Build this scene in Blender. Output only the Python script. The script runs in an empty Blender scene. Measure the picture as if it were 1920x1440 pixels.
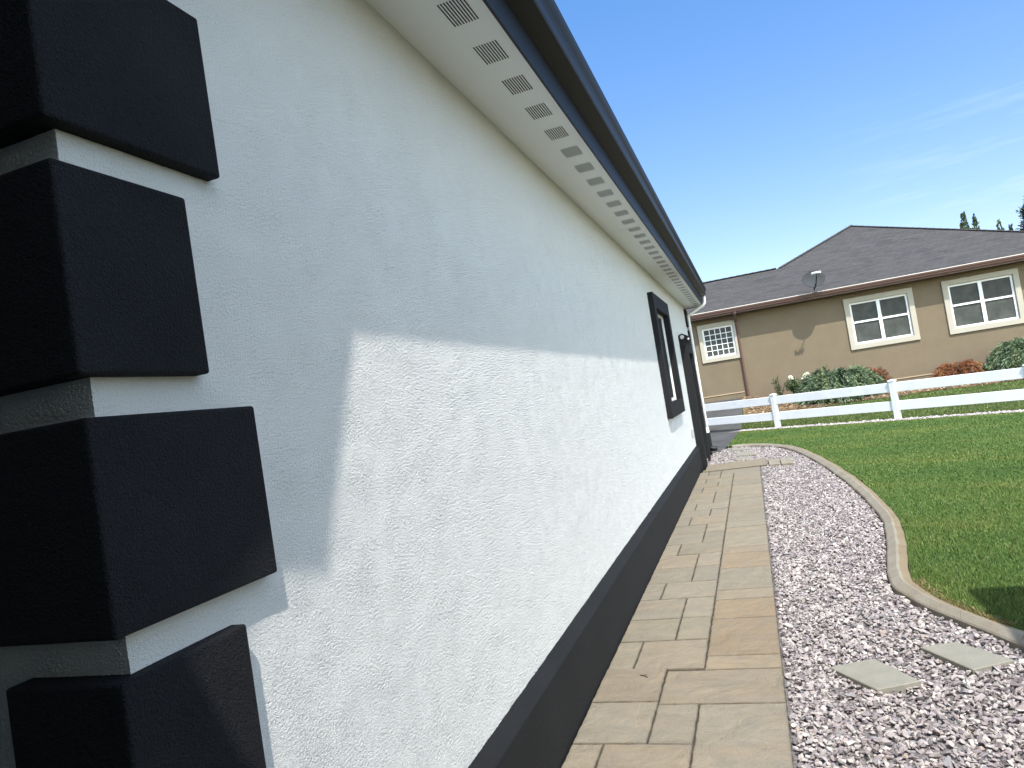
import bpy, bmesh, math, random
import numpy as np
from mathutils import Matrix, Vector, noise as mnoise

rad = math.radians
scene = bpy.context.scene
COL = scene.collection
random.seed(7)
rng = np.random.default_rng(11)

# ------------------------------------------------------------------ camera
CAM_H = 1.6
YAW, PITCH, ROLL = rad(18.55), rad(1.95), rad(-9.02)
cy, sy, cp, sp = math.cos(YAW), math.sin(YAW), math.cos(PITCH), math.sin(PITCH)
fwd = Vector((-sy * cp, cy * cp, sp))
rgt = Vector((cy, sy, 0))
up = rgt.cross(fwd)
c_, s_ = math.cos(ROLL), math.sin(ROLL)
r2 = c_ * rgt + s_ * up
u2 = -s_ * rgt + c_ * up
cam_data = bpy.data.cameras.new("camera")
cam = bpy.data.objects.new("camera", cam_data)
COL.objects.link(cam)
cam.matrix_world = Matrix(((r2.x, u2.x, -fwd.x, 0), (r2.y, u2.y, -fwd.y, 0), (r2.z, u2.z, -fwd.z, CAM_H), (0, 0, 0, 1)))
cam_data.sensor_fit = 'HORIZONTAL'
cam_data.sensor_width = 36.0
cam_data.lens = 36.0 * 1320 / 1920
cam_data.clip_start = 0.02
cam_data.clip_end = 4000
scene.camera = cam

# ------------------------------------------------------------------ light and sky
SUN = Vector((1.0, -1.85, 3.0)).normalized()          # towards the sun
sun_el = math.asin(SUN.z)
sun_az = math.atan2(SUN.x, SUN.y)                     # clockwise from +Y
world = bpy.data.worlds.new("World")
scene.world = world
world.use_nodes = True
wn, wl = world.node_tree.nodes, world.node_tree.links
wn.clear()
w_out = wn.new("ShaderNodeOutputWorld")
w_bg = wn.new("ShaderNodeBackground")
w_sky = wn.new("ShaderNodeTexSky")
w_sky.sky_type = 'NISHITA'
w_sky.sun_disc = False
w_sky.sun_elevation = sun_el
w_sky.sun_rotation = sun_az
w_sky.air_density = 1.0
w_sky.dust_density = 0.25
w_sky.ozone_density = 1.5
w_bg.inputs["Strength"].default_value = 0.15
# a few wisps of high cloud, laid out by direction in the sky
w_geo = wn.new("ShaderNodeTexCoord")
w_map = wn.new("ShaderNodeMapping")
w_map.inputs["Rotation"].default_value = (0, rad(26), 0)
w_map.inputs["Scale"].default_value = (1.6, 1.0, 16.0)
wl.new(w_geo.outputs["Generated"], w_map.inputs["Vector"])
w_noise = wn.new("ShaderNodeTexNoise")
w_noise.inputs["Scale"].default_value = 2.1
w_noise.inputs["Detail"].default_value = 7
w_noise.inputs["Roughness"].default_value = 0.6
wl.new(w_map.outputs["Vector"], w_noise.inputs["Vector"])
w_ramp = wn.new("ShaderNodeMapRange")
w_ramp.inputs["From Min"].default_value = 0.50
w_ramp.inputs["From Max"].default_value = 0.78
wl.new(w_noise.outputs["Fac"], w_ramp.inputs["Value"])
w_sep = wn.new("ShaderNodeSeparateXYZ")
wl.new(w_geo.outputs["Generated"], w_sep.inputs["Vector"])
w_mx = wn.new("ShaderNodeMapRange")                   # more cloud towards the east
w_mx.inputs["From Min"].default_value = 0.12
w_mx.inputs["From Max"].default_value = 0.36
wl.new(w_sep.outputs["X"], w_mx.inputs["Value"])
w_mz = wn.new("ShaderNodeMapRange")                   # and lower down
w_mz.inputs["From Min"].default_value = 0.34
w_mz.inputs["From Max"].default_value = 0.18
wl.new(w_sep.outputs["Z"], w_mz.inputs["Value"])
w_m1 = wn.new("ShaderNodeMath"); w_m1.operation = 'MULTIPLY'
w_m2 = wn.new("ShaderNodeMath"); w_m2.operation = 'MULTIPLY'
w_m3 = wn.new("ShaderNodeMath"); w_m3.operation = 'MULTIPLY'; w_m3.inputs[1].default_value = 0.75
wl.new(w_ramp.outputs["Result"], w_m1.inputs[0]); wl.new(w_mx.outputs["Result"], w_m1.inputs[1])
wl.new(w_m1.outputs[0], w_m2.inputs[0]); wl.new(w_mz.outputs["Result"], w_m2.inputs[1])
wl.new(w_m2.outputs[0], w_m3.inputs[0])
w_mix = wn.new("ShaderNodeMix"); w_mix.data_type = 'RGBA'
wl.new(w_m3.outputs[0], w_mix.inputs["Factor"])
wl.new(w_sky.outputs["Color"], w_mix.inputs["A"])
w_mix.inputs["B"].default_value = (6.2, 6.5, 6.8, 1)
# sky tint: deep blue away from the sun, brightened round it to lift shaded walls
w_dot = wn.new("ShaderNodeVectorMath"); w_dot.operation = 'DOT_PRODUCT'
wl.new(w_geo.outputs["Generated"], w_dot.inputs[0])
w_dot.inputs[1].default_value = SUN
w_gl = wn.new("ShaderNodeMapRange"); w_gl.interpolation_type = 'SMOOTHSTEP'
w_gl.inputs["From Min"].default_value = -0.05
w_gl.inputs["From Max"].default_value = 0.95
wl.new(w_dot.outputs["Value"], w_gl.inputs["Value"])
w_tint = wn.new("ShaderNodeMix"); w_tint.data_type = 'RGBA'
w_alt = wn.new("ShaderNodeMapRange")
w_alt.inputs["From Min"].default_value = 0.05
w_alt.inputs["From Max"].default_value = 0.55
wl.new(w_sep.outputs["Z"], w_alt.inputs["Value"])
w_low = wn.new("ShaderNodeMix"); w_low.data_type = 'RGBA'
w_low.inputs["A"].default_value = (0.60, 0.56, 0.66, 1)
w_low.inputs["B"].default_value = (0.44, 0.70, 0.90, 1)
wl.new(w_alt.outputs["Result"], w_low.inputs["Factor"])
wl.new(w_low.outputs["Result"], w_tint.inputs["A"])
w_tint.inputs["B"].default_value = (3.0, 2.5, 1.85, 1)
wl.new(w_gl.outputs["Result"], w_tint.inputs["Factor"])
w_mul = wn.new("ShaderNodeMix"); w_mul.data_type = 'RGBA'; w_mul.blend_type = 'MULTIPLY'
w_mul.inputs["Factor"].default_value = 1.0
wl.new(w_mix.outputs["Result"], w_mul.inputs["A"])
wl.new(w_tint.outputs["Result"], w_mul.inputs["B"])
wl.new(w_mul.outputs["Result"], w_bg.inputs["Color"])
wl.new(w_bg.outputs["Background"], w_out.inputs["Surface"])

sun_data = bpy.data.lights.new("sun", 'SUN')
sun_data.energy = 3.0
sun_data.angle = rad(0.6)
sun_data.color = (1.0, 0.955, 0.89)
sun_ob = bpy.data.objects.new("sun", sun_data)
sun_ob.rotation_euler = SUN.to_track_quat('Z', 'Y').to_euler()
sun_ob.location = (6, -8, 14)
COL.objects.link(sun_ob)

scene.view_settings.view_transform = 'Standard'
scene.view_settings.look = 'None'
scene.view_settings.exposure = 1.1
scene.view_settings.gamma = 1.0


# ------------------------------------------------------------------ material helpers
def mat(name, color=(.5, .5, .5), rough=.8, spec=.3, metal=0.0):
    m = bpy.data.materials.new(name)
    m.use_nodes = True
    b = m.node_tree.nodes["Principled BSDF"]
    b.inputs["Base Color"].default_value = (*color, 1)
    b.inputs["Roughness"].default_value = rough
    b.inputs["Specular IOR Level"].default_value = spec
    b.inputs["Metallic"].default_value = metal
    return m


class NT:
    """short-hand for building node trees"""
    def __init__(self, m):
        self.n = m.node_tree.nodes
        self.l = m.node_tree.links
        self.b = self.n["Principled BSDF"]
        self.co = self.n.new("ShaderNodeTexCoord").outputs["Object"]

    def link(self, a, b):
        self.l.new(a, b)

    def mapping(self, scale=(1, 1, 1), rot=(0, 0, 0), loc=(0, 0, 0), src=None):
        k = self.n.new("ShaderNodeMapping")
        k.inputs["Scale"].default_value = scale
        k.inputs["Rotation"].default_value = rot
        k.inputs["Location"].default_value = loc
        self.link(src or self.co, k.inputs["Vector"])
        return k.outputs["Vector"]

    def noise(self, scale, detail=3, rough=.55, src=None, dist=0.0):
        k = self.n.new("ShaderNodeTexNoise")
        k.inputs["Scale"].default_value = scale
        k.inputs["Detail"].default_value = detail
        k.inputs["Roughness"].default_value = rough
        k.inputs["Distortion"].default_value = dist
        self.link(src or self.co, k.inputs["Vector"])
        return k.outputs["Fac"]

    def voronoi(self, scale, src=None, feature='F1', out="Distance"):
        k = self.n.new("ShaderNodeTexVoronoi")
        k.feature = feature
        k.inputs["Scale"].default_value = scale
        self.link(src or self.co, k.inputs["Vector"])
        return k.outputs[out]

    def range(self, v, a, b, c=0.0, d=1.0):
        k = self.n.new("ShaderNodeMapRange")
        self.link(v, k.inputs["Value"])
        for i, x in zip(("From Min", "From Max", "To Min", "To Max"), (a, b, c, d)):
            k.inputs[i].default_value = x
        return k.outputs["Result"]

    def math(self, op, a, b=None):
        k = self.n.new("ShaderNodeMath")
        k.operation = op
        for i, x in enumerate((a, b)):
            if x is None:
                continue
            if isinstance(x, (int, float)):
                k.inputs[i].default_value = x
            else:
                self.link(x, k.inputs[i])
        return k.outputs[0]

    def mix(self, f, a, b, mode='MIX'):
        k = self.n.new("ShaderNodeMix")
        k.data_type = 'RGBA'
        k.blend_type = mode
        for nm, x in (("Factor", f), ("A", a), ("B", b)):
            if isinstance(x, (int, float)):
                k.inputs[nm].default_value = x
            elif isinstance(x, tuple):
                k.inputs[nm].default_value = (*x, 1)
            else:
                self.link(x, k.inputs[nm])
        return k.outputs["Result"]

    def attr(self, name="Col"):
        k = self.n.new("ShaderNodeAttribute")
        k.attribute_name = name
        return k.outputs["Color"]

    def bump(self, h, dist, strength=1.0, prev=None):
        k = self.n.new("ShaderNodeBump")
        k.inputs["Distance"].default_value = dist
        k.inputs["Strength"].default_value = strength
        self.link(h, k.inputs["Height"])
        if prev is not None:
            self.link(prev, k.inputs["Normal"])
        return k.outputs["Normal"]

    def color(self, c):
        self.link(c, self.b.inputs["Base Color"])

    def normal(self, nrm):
        self.link(nrm, self.b.inputs["Normal"])


def stucco(name, c1, c2, scale=95, dist=.0045, rough=.9, patch=True):
    m = mat(name, c1, rough, .2)
    t = NT(m)
    big = t.noise(2.3, 3, .6)
    t.color(t.mix(t.range(big, .35, .7), c1, c2))
    g1 = t.noise(scale, 2.5, .62, dist=.9)
    g2 = t.voronoi(scale * 1.2)
    g3 = t.noise(scale * .33, 2, .5)
    g = t.math('ADD', t.math('MULTIPLY', t.range(g1, .34, .68), .8), t.math('MULTIPLY', t.range(g2, .0, .75, 1, 0), .5))
    g = t.math('ADD', g, t.math('MULTIPLY', g3, .5))
    if patch:                                          # troweled areas where the grain lies flatter
        p = t.range(t.noise(3.6, 3, .6), .34, .62, .82, 1.0)
        g = t.math('MULTIPLY', g, p)
    t.normal(t.bump(g, dist, 1.0))
    return m


def attr_mat(name, rough=.7, spec=.3, sub=None):
    m = mat(name, (.5, .5, .5), rough, spec)
    t = NT(m)
    t.color(t.attr())
    return m, t


M = {}
M['stucco'] = stucco("white_stucco", (.685, .672, .638), (.667, .656, .624), 320, .0016)
M['black_stucco'] = stucco("black_painted_stucco", (.0085, .009, .011), (.0145, .015, .018), 170, .005, .75)
M['grey_stucco'] = stucco("grey_stucco", (.27, .28, .29), (.25, .26, .27), 90, .004)
M['soffit'] = mat("white_soffit", (.79, .80, .785), .55, .3)
M['slot'] = mat("slot_dark", (.02, .02, .02), .9, .1)
M['gutter'] = mat("black_gutter", (.0062, .0063, .0068), .5, .22)
M['black'] = mat("black_paint", (.009, .009, .0105), .5, .3)
M['black_foam'] = stucco("black_foam_trim", (.0095, .010, .0115), (.0125, .013, .0145), 160, .002, .65)
M['white_metal'] = mat("white_metal", (.78, .79, .78), .4, .45)
M['vinyl'] = mat("white_vinyl", (.8, .8, .79), .4, .45)
M['glass'] = mat("dark_glass", (.012, .015, .016), .04, .6)
M['lens'] = mat("lamp_lens", (.42, .43, .42), .3, .4)
M['grey_plastic'] = mat("grey_plastic", (.33, .33, .33), .5, .4)

M['plinth'] = stucco("black_plinth", (.010, .0103, .011), (.013, .0133, .014), 140, .0022, .7)

# neighbouring house
M['tan'] = stucco("tan_stucco", (.186, .147, .099), (.174, .136, .091), 60, .004, .92, False)
M['cream'] = stucco("cream_trim", (.42, .39, .32), (.40, .365, .295), 90, .0015, .9, False)
M['ledge'] = mat("tan_ledge", (.46, .35, .24), .8, .2)
M['brown_gutter'] = mat("brown_gutter", (.115, .066, .055), .45, .4)
t = NT(M['brown_gutter']); t.link(t.range(t.noise(6, 4), .3, .7, .36, .56), t.b.inputs["Roughness"])
M['drip'] = mat("drip_edge", (.72, .66, .6), .4, .5)
M['dark_screen'] = mat("dark_insect_screen", (.018, .02, .02), .7, .08)
M['screen'] = mat("screened_glass", (.045, .049, .045), .5, .15)
t = NT(M['screen'])
t.color(t.mix(t.range(t.noise(4.0, 3), .35, .7), (.052, .056, .051), (.082, .086, .079)))


def shingles(name, a, b, c):
    m = mat(name, a, .92, .15)
    t = NT(m)
    br = t.n.new("ShaderNodeTexBrick")
    br.inputs["Scale"].default_value = 1.0
    br.inputs["Brick Width"].default_value = .22
    br.inputs["Row Height"].default_value = .062
    br.inputs["Mortar Size"].default_value = .004
    br.inputs["Color1"].default_value = (*a, 1)
    br.inputs["Color2"].default_value = (*b, 1)
    br.inputs["Mortar"].default_value = (*c, 1)
    sx = t.n.new("ShaderNodeSeparateXYZ"); t.link(t.co, sx.inputs["Vector"])
    cx = t.n.new("ShaderNodeCombineXYZ")
    t.link(t.math('ADD', sx.outputs["X"], t.math('MULTIPLY', sx.outputs["Y"], .37)), cx.inputs["X"])
    t.link(sx.outputs["Z"], cx.inputs["Y"])
    t.link(cx.outputs["Vector"], br.inputs["Vector"])
    n1 = t.noise(1.0, 4, .65, t.mapping((1.3, 1.3, 9), src=t.co))
    n2 = t.noise(60, 2, .6)
    col = t.mix(t.range(n1, .3, .72), br.outputs["Color"], t.mix(.55, br.outputs["Color"], (.105, .097, .093)))
    col = t.mix(t.range(n2, .3, .7, 0, .35), col, c)
    t.color(col)
    saw = t.math('FRACT', t.math('DIVIDE', sx.outputs["Z"], .062))
    h = t.math('ADD', t.math('SUBTRACT', 1.0, saw), t.math('MULTIPLY', br.outputs["Fac"], -.5))
    t.normal(t.bump(t.math('ADD', h, t.math('MULTIPLY', n2, .3)), .012, .9))
    return m


M['shingle'] = shingles("grey_shingles", (.075, .071, .070), (.05, .048, .0485), (.028, .027, .0275))
M['dish'] = mat("dish_grey", (.05, .053, .056), .8, .1)
M['dish_dark'] = mat("dish_dark", (.03, .03, .033), .5, .4)
M['dish_light'] = mat("dish_light", (.7, .7, .72), .4, .4)

# ground materials
M['asphalt'] = mat("asphalt", (.06, .06, .065), .85, .3)
t = NT(M['asphalt'])
t.color(t.mix(t.range(t.noise(1.4, 4), .3, .7), (.052, .051, .05), (.085, .083, .08)))
t.normal(t.bump(t.noise(160, 2), .004))
M['dry'] = mat("dry_ground", (.2, .17, .11), .95, .1)
t = NT(M['dry']); t.color(t.mix(t.range(t.noise(.4, 5), .35, .65), (.19, .17, .09), (.11, .13, .05)))
M['soil'] = mat("soil", (.05, .055, .025), .95, .1)
t = NT(M['soil']); t.color(t.mix(t.range(t.noise(5, 5), .35, .65), (.035, .05, .015), (.06, .075, .02)))
M['bark'] = mat("bark_bed", (.25, .16, .08), .95, .1)
t = NT(M['bark']); t.color(t.mix(t.range(t.noise(26, 4), .35, .65), (.25, .17, .095), (.10, .065, .04)))
t.normal(t.bump(t.noise(40, 3), .03))
M['dust'] = mat("crushed_stone_bed", (.2, .18, .175), .95, .1)
t = NT(M['dust']); t.color(t.mix(t.range(t.noise(70, 4), .35, .65), (.22, .2, .195), (.09, .08, .08)))
M['sand'] = mat("joint_sand", (.13, .115, .085), .95, .1)
t = NT(M['sand']); t.color(t.mix(t.range(t.noise(60, 4), .35, .65), (.095, .082, .06), (.045, .04, .03)))

M['paver'], t = attr_mat("paver_stone", .82, .25)
base = t.attr()
st = t.noise(3.2, 5, .6, t.mapping((1.0, 2.6, 1.0)))
bl = t.noise(9.0, 5, .62)
fine = t.noise(150, 3, .6)
warm = t.noise(1.7, 4, .6, t.mapping((.8, 2.2, 1.0), loc=(3.1, 1.7, 0)))
col = t.mix(t.range(warm, .5, .68, 0, .30), base, (.262, .198, .13))
col = t.mix(t.range(st, .40, .66, 0, .35), col, t.mix(1.0, col, (.72, .69, .63), 'MULTIPLY'))
col = t.mix(t.range(bl, .42, .72, 0, .55), col, (.158, .145, .118))
col = t.mix(t.range(fine, .35, .7, 0, .8), col, t.mix(1.0, col, (1.25, 1.22, 1.16), 'MULTIPLY'))
spots = t.range(t.noise(38, 2, .5), .70, .76)
col = t.mix(t.math('MULTIPLY', spots, .5), col, (.09, .083, .072))
t.color(col)
slate = t.noise(4.5, 5, .58, t.mapping((1, 1, 1)), dist=1.2)
t.normal(t.bump(t.math('ADD', t.math('MULTIPLY', slate, 3.4), t.math('MULTIPLY', fine, .6)), .0075, 1.0))

M['concrete'] = mat("concrete_slab", (.30, .295, .265), .9, .2)
t = NT(M['concrete'])
cc = t.mix(t.range(t.noise(9, 4), .35, .68), (.225, .212, .172), (.262, .248, .205))
cc = t.mix(t.range(t.noise(160, 2), .4, .68, 0, .5), cc, (.195, .185, .155))
t.color(cc)
t.normal(t.bump(t.noise(220, 3), .002))
M['kerb'] = mat("concrete_edging", (.42, .39, .33), .85, .25)
t = NT(M['kerb'])
cc = t.mix(t.range(t.noise(4, 5, .6), .32, .68), (.265, .245, .20), (.21, .185, .142))
cc = t.mix(t.range(t.noise(1.7, 4, .6), .5, .72, 0, .7), cc, (.215, .18, .13))
cc = t.mix(t.range(t.noise(30, 4, .6), .55, .75, 0, .5), cc, (.18, .17, .148))
cc = t.mix(1.0, cc, t.attr(), 'MULTIPLY')                # the low lawn side is stained tan by soil
t.color(cc)
t.normal(t.bump(t.noise(60, 4), .003))

M['stone'], t = attr_mat("crushed_stone", .8, .25)
t.color(t.mix(t.range(t.noise(60, 3), .3, .7, 0, .4), t.attr(), t.mix(1.0, t.attr(), (.66, .63, .64), 'MULTIPLY')))
t.normal(t.bump(t.noise(220, 2), .0012))
M['grass'], t = attr_mat("grass_blades", .6, .25)
t.b.inputs["Subsurface Weight"].default_value = 0
M['leaf'], t = attr_mat("leaves", .65, .25)
M['wood'] = mat("bark_wood", (.09, .065, .045), .9, .2)
M['fence'] = mat("fence_vinyl", (.80, .805, .80), .42, .4)
t = NT(M['fence'])
cc = t.mix(t.range(t.noise(3.5, 5, .6), .45, .75, 0, .5), (.82, .825, .82), (.66, .68, .7))
t.color(cc)
M['dark_inside'] = mat("dark_interior", (.02, .02, .02), .9, .1)
M['canvas'] = mat("beige_canvas", (.5, .45, .36), .9, .1)


# ------------------------------------------------------------------ mesh helpers
class MB:
    """collects boxes, tubes and polygons; build() links them as ONE mesh object"""
    def __init__(self, xf=None):
        self.v, self.f, self.xf = [], [], xf

    def add(self, vs, fs):
        o = len(self.v)
        self.v += [tuple(p) for p in vs]
        self.f += [tuple(i + o for i in q) for q in fs]
        return self

    def box(self, x0, x1, y0, y1, z0, z1):
        vs = [(x, y, z) for z in (z0, z1) for y in (y0, y1) for x in (x0, x1)]
        return self.add(vs, [(0, 2, 3, 1), (4, 5, 7, 6), (0, 1, 5, 4), (2, 6, 7, 3), (0, 4, 6, 2), (1, 3, 7, 5)])

    def prism(self, poly, axis, a, b):
        """polygon in two coordinates extruded along axis from a to b"""
        n = len(poly)

        def P(p, t):
            return {'x': (t, p[0], p[1]), 'y': (p[0], t, p[1]), 'z': (p[0], p[1], t)}[axis]
        vs = [P(p, a) for p in poly] + [P(p, b) for p in poly]
        fs = [tuple(range(n - 1, -1, -1)), tuple(range(n, 2 * n))]
        fs += [(i, (i + 1) % n, n + (i + 1) % n, n + i) for i in range(n)]
        return self.add(vs, fs)

    def tube(self, pts, r, n=12, cap=True, rx=None):
        """round (or r by rx oval) pipe through pts"""
        pts = [Vector(p) for p in pts]
        rings = []
        for i, p in enumerate(pts):
            a = pts[max(i - 1, 0)]; b = pts[min(i + 1, len(pts) - 1)]
            d = (b - a).normalized()
            s = d.cross(Vector((0, 0, 1)))
            if s.length < .05:
                s = Vector((1, 0, 0)) if rx is None else Vector((0, 1, 0))
                s = (s - d * s.dot(d))
            s.normalize()
            q = s.cross(d)
            rr = r[i] if isinstance(r, (list, tuple)) else r
            r_b = rx if rx else rr
            rings.append([p + s * rr * math.cos(k * 2 * math.pi / n) + q * r_b * math.sin(k * 2 * math.pi / n) for k in range(n)])
        vs = [v for rg in rings for v in rg]
        fs = []
        for i in range(len(pts) - 1):
            for k in range(n):
                a = i * n + k; b = i * n + (k + 1) % n
                fs.append((a, b, b + n, a + n))
        if cap:
            fs.append(tuple(range(n - 1, -1, -1)))
            fs.append(tuple((len(pts) - 1) * n + k for k in range(n)))
        return self.add(vs, fs)

    def build(self, name, m, parent=None, bevel=0, seg=2, smooth=False):
        vs = [self.xf(p) for p in self.v] if self.xf else self.v
        off = Vector(parent.matrix_world.translation) if parent else Vector((0, 0, 0))
        if parent and parent.parent:
            off = abs_loc(parent)
        elif parent:
            off = abs_loc(parent)
        me = bpy.data.meshes.new(name)
        me.from_pydata([tuple(Vector(p) - off) for p in vs], [], self.f)
        bm = bmesh.new(); bm.from_mesh(me)
        bmesh.ops.recalc_face_normals(bm, faces=bm.faces)
        if bevel:
            bmesh.ops.bevel(bm, geom=list(bm.edges), offset=bevel, segments=seg, affect='EDGES', profile=.5, clamp_overlap=True)
        bm.to_mesh(me); bm.free()
        me.materials.append(m)
        if smooth:
            for p in me.polygons:
                p.use_smooth = True
        o = bpy.data.objects.new(name, me)
        COL.objects.link(o)
        if parent:
            o.parent = parent
        return o


def abs_loc(o):
    v = Vector((0, 0, 0))
    while o:
        v += o.location
        o = o.parent
    return v


def tag(o, label=None, cat=None, group=None, kind=None):
    if label: o['label'] = label
    if cat: o['category'] = cat
    if group: o['group'] = group
    if kind: o['kind'] = kind
    return o


def empty(name, loc, label, cat, group=None):
    o = bpy.data.objects.new(name, None)
    o.location = loc
    o.empty_display_size = .2
    COL.objects.link(o)
    return tag(o, label, cat, group)


def np_mesh(name, verts, faces_flat, loop_counts, m, cols=None, parent=None, smooth=False):
    """fast mesh from numpy arrays; cols is a per-vertex colour"""
    me = bpy.data.meshes.new(name)
    nv, nl, nf = len(verts), len(faces_flat), len(loop_counts)
    me.vertices.add(nv); me.loops.add(nl); me.polygons.add(nf)
    off = np.array(abs_loc(parent)) if parent else np.zeros(3)
    me.vertices.foreach_set("co", np.ascontiguousarray(verts - off, dtype=np.float32).ravel())
    me.loops.foreach_set("vertex_index", faces_flat.astype(np.int32))
    st = np.concatenate(([0], np.cumsum(loop_counts)[:-1])).astype(np.int32)
    me.polygons.foreach_set("loop_start", st)
    me.polygons.foreach_set("loop_total", np.asarray(loop_counts, dtype=np.int32))
    me.update(calc_edges=True)
    me.validate()
    if cols is not None:
        at = me.color_attributes.new("Col", 'FLOAT_COLOR', 'POINT')
        at.data.foreach_set("color", np.ascontiguousarray(np.concatenate([cols, np.ones((nv, 1))], 1), dtype=np.float32).ravel())
    me.materials.append(m)
    me.polygons.foreach_set("use_smooth", np.full(nf, smooth, dtype=bool))
    o = bpy.data.objects.new(name, me)
    COL.objects.link(o)
    if parent:
        o.parent = parent
    return o


# ------------------------------------------------------------------ terrain
FA = np.array([0.452, 19.585]); FD = np.array([2.498, -2.042]); FD = FD / np.linalg.norm(FD)   # the white fence runs along this line
FN = np.array([-FD[1], FD[0]])


def fence_y(x):
    return FA[1] + (np.asarray(x, float) - FA[0]) * FD[1] / FD[0]


def terrain(x, y):
    x = np.asarray(x, float); y = np.asarray(y, float)
    H = np.interp(x, [-6, -.4, 1.4, 3.9, 6.7, 12], [.82, .78, .5, .4, .32, .3])
    yf = np.maximum(fence_y(x) + .1, 6.0)
    t = np.clip((y - yf) / (23.3 - yf), 0, 1)
    t = np.where(yf > 23, 0, t)
    return H * t ** 1.3


def sheet(name, ys, xl, xr, m, off=0.0, nx=14, kind=None):
    """a ground sheet between xl(y) and xr(y) that follows the terrain"""
    V = []
    for y in ys:
        a, b = xl(y), xr(y)
        xs = np.linspace(a, b, nx)
        zz = terrain(xs, np.full(nx, y)) + off
        V += list(zip(xs, np.full(nx, y), zz))
    V = np.array(V)
    F = []
    for j in range(len(ys) - 1):
        for i in range(nx - 1):
            a = j * nx + i
            F += [a, a + 1, a + nx + 1, a + nx]
    o = np_mesh(name, V, np.array(F), np.full(len(F) // 4, 4), m, smooth=True)
    if kind: o['kind'] = kind
    return o


# base sheet to the horizon
gx = np.concatenate(([-900, -300, -90, -40, -20], np.arange(-12, 26, 1.0), [32, 45, 90, 300, 900]))
gy = np.concatenate(([-300, -90, -40, -15], np.arange(-6, 32, .5), [36, 45, 60, 90, 300, 900, 1500]))
GX, GY = np.meshgrid(gx, gy)
GZ = terrain(GX, GY) - .06
V = np.stack([GX.ravel(), GY.ravel(), GZ.ravel()], 1)
nxg = len(gx)
F = np.array([[j * nxg + i, j * nxg + i + 1, (j + 1) * nxg + i + 1, (j + 1) * nxg + i] for j in range(len(gy) - 1) for i in range(nxg - 1)])
o = np_mesh("ground", V, F.ravel(), np.full(len(F), 4), M['dry'], smooth=True)
tag(o, kind='structure')

# edging lines (x as a function of y): inner = stone side, outer = lawn side
CI = np.array([(-4, 1.8), (0, 1.8), (2, 1.78), (3.0, 1.6), (3.5, 1.4), (3.9, 1.2), (4.17, 1.07), (4.39, .985), (4.6, .89), (4.85, .785), (5.1, .712), (5.39, .675),
               (6.01, .755), (6.89, .895), (7.56, .958), (8.78, .965), (10.28, .91), (12.4, .75), (14.3, .50), (15.3, .18), (15.75, -.1), (16.0, -.35), (16.15, -.62)])
CO = np.array([(-4, 1.95), (0, 1.95), (2.05, 1.93), (3.1, 1.73), (3.62, 1.5), (4.0, 1.31), (4.28, 1.16), (4.49, 1.05), (4.73, .945), (4.98, .86), (5.2, .82), (5.45, .812),
               (6.04, .905), (6.85, 1.03), (7.6, 1.09), (8.8, 1.10), (10.3, 1.05), (12.45, .89), (14.4, .63), (15.45, .27), (15.92, -.04), (16.17, -.31), (16.32, -.62)])


def smooth_curve(P, n):
    """Catmull-Rom through the points"""
    out = []
    for i in range(len(P) - 1):
        p0 = P[max(i - 1, 0)]; p1 = P[i]; p2 = P[i + 1]; p3 = P[min(i + 2, len(P) - 1)]
        for t in np.linspace(0, 1, n, endpoint=False):
            out.append(.5 * ((2 * p1) + (-p0 + p2) * t + (2 * p0 - 5 * p1 + 4 * p2 - p3) * t * t + (-p0 + 3 * p1 - 3 * p2 + p3) * t ** 3))
    out.append(P[-1])
    return np.array(out)


CIs, COs = smooth_curve(CI, 7), smooth_curve(CO, 7)


def xin(y): return np.interp(y, CIs[:, 0], CIs[:, 1])
def xout(y): return np.interp(y, COs[:, 0], COs[:, 1])


# driveway, lawn soil, beds
drv_r = lambda y: float(np.interp(y, [15.6, 16.3, 19.6, 21, 22.5, 23.8], [-.86, -.74, -.55, -.45, -.38, -.35]))
drv_l = lambda y: float(np.interp(y, [15.6, 16.04, 16.08, 30], [-1.04, -1.04, -9, -9]))
sheet("driveway", list(np.arange(15.6, 16.05, .1)) + [16.08] + list(np.arange(16.3, 23.9, .25)), drv_l, drv_r, M['asphalt'], .0, 26, 'structure')
lawn_l = lambda y: float(np.where(y < 16.3, xout(y), np.interp(y, [16.3, 19.7, 20], [-.72, -.53, -.5])))
lawn_r = lambda y: float(max(lawn_l(y) + .02, min(16.0, FA[0] + (y + .38 - FA[1]) * FD[0] / FD[1])))
sheet("lawn_soil", np.concatenate((np.arange(-4, 19.9, .12), [19.95])), lawn_l, lawn_r, M['soil'], .012, 10, 'structure')
bark_l = lambda y: drv_r(y) + .01


def strip_x(y, d):        # x of the line at distance d in front of the fence
    return FA[0] + (y - FA[1]) * FD[0] / FD[1] - d / FN[0]


# ------------------------------------------------------------------ crushed stone
def rock_templates(n=14):
    T = []
    for k in range(n):
        bm = bmesh.new()
        r = np.random.default_rng(100 + k)
        pts = r.normal(size=(13, 3))
        pts /= np.linalg.norm(pts, axis=1)[:, None]
        pts *= np.array([1.0, r.uniform(.55, .8), r.uniform(.28, .5)]) * r.uniform(.82, 1.1, size=(13, 1))
        for p in pts: bm.verts.new(p)
        res = bmesh.ops.convex_hull(bm, input=bm.verts)
        bmesh.ops.delete(bm, geom=[e for e in res['geom_interior'] if isinstance(e, bmesh.types.BMVert)], context='VERTS')
        bmesh.ops.triangulate(bm, faces=bm.faces)
        bm.verts.index_update()
        T.append((np.array([v.co for v in bm.verts]), np.array([[v.index for v in f.verts] for f in bm.faces])))
        bm.free()
    return T


ROCKS = rock_templates()


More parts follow.
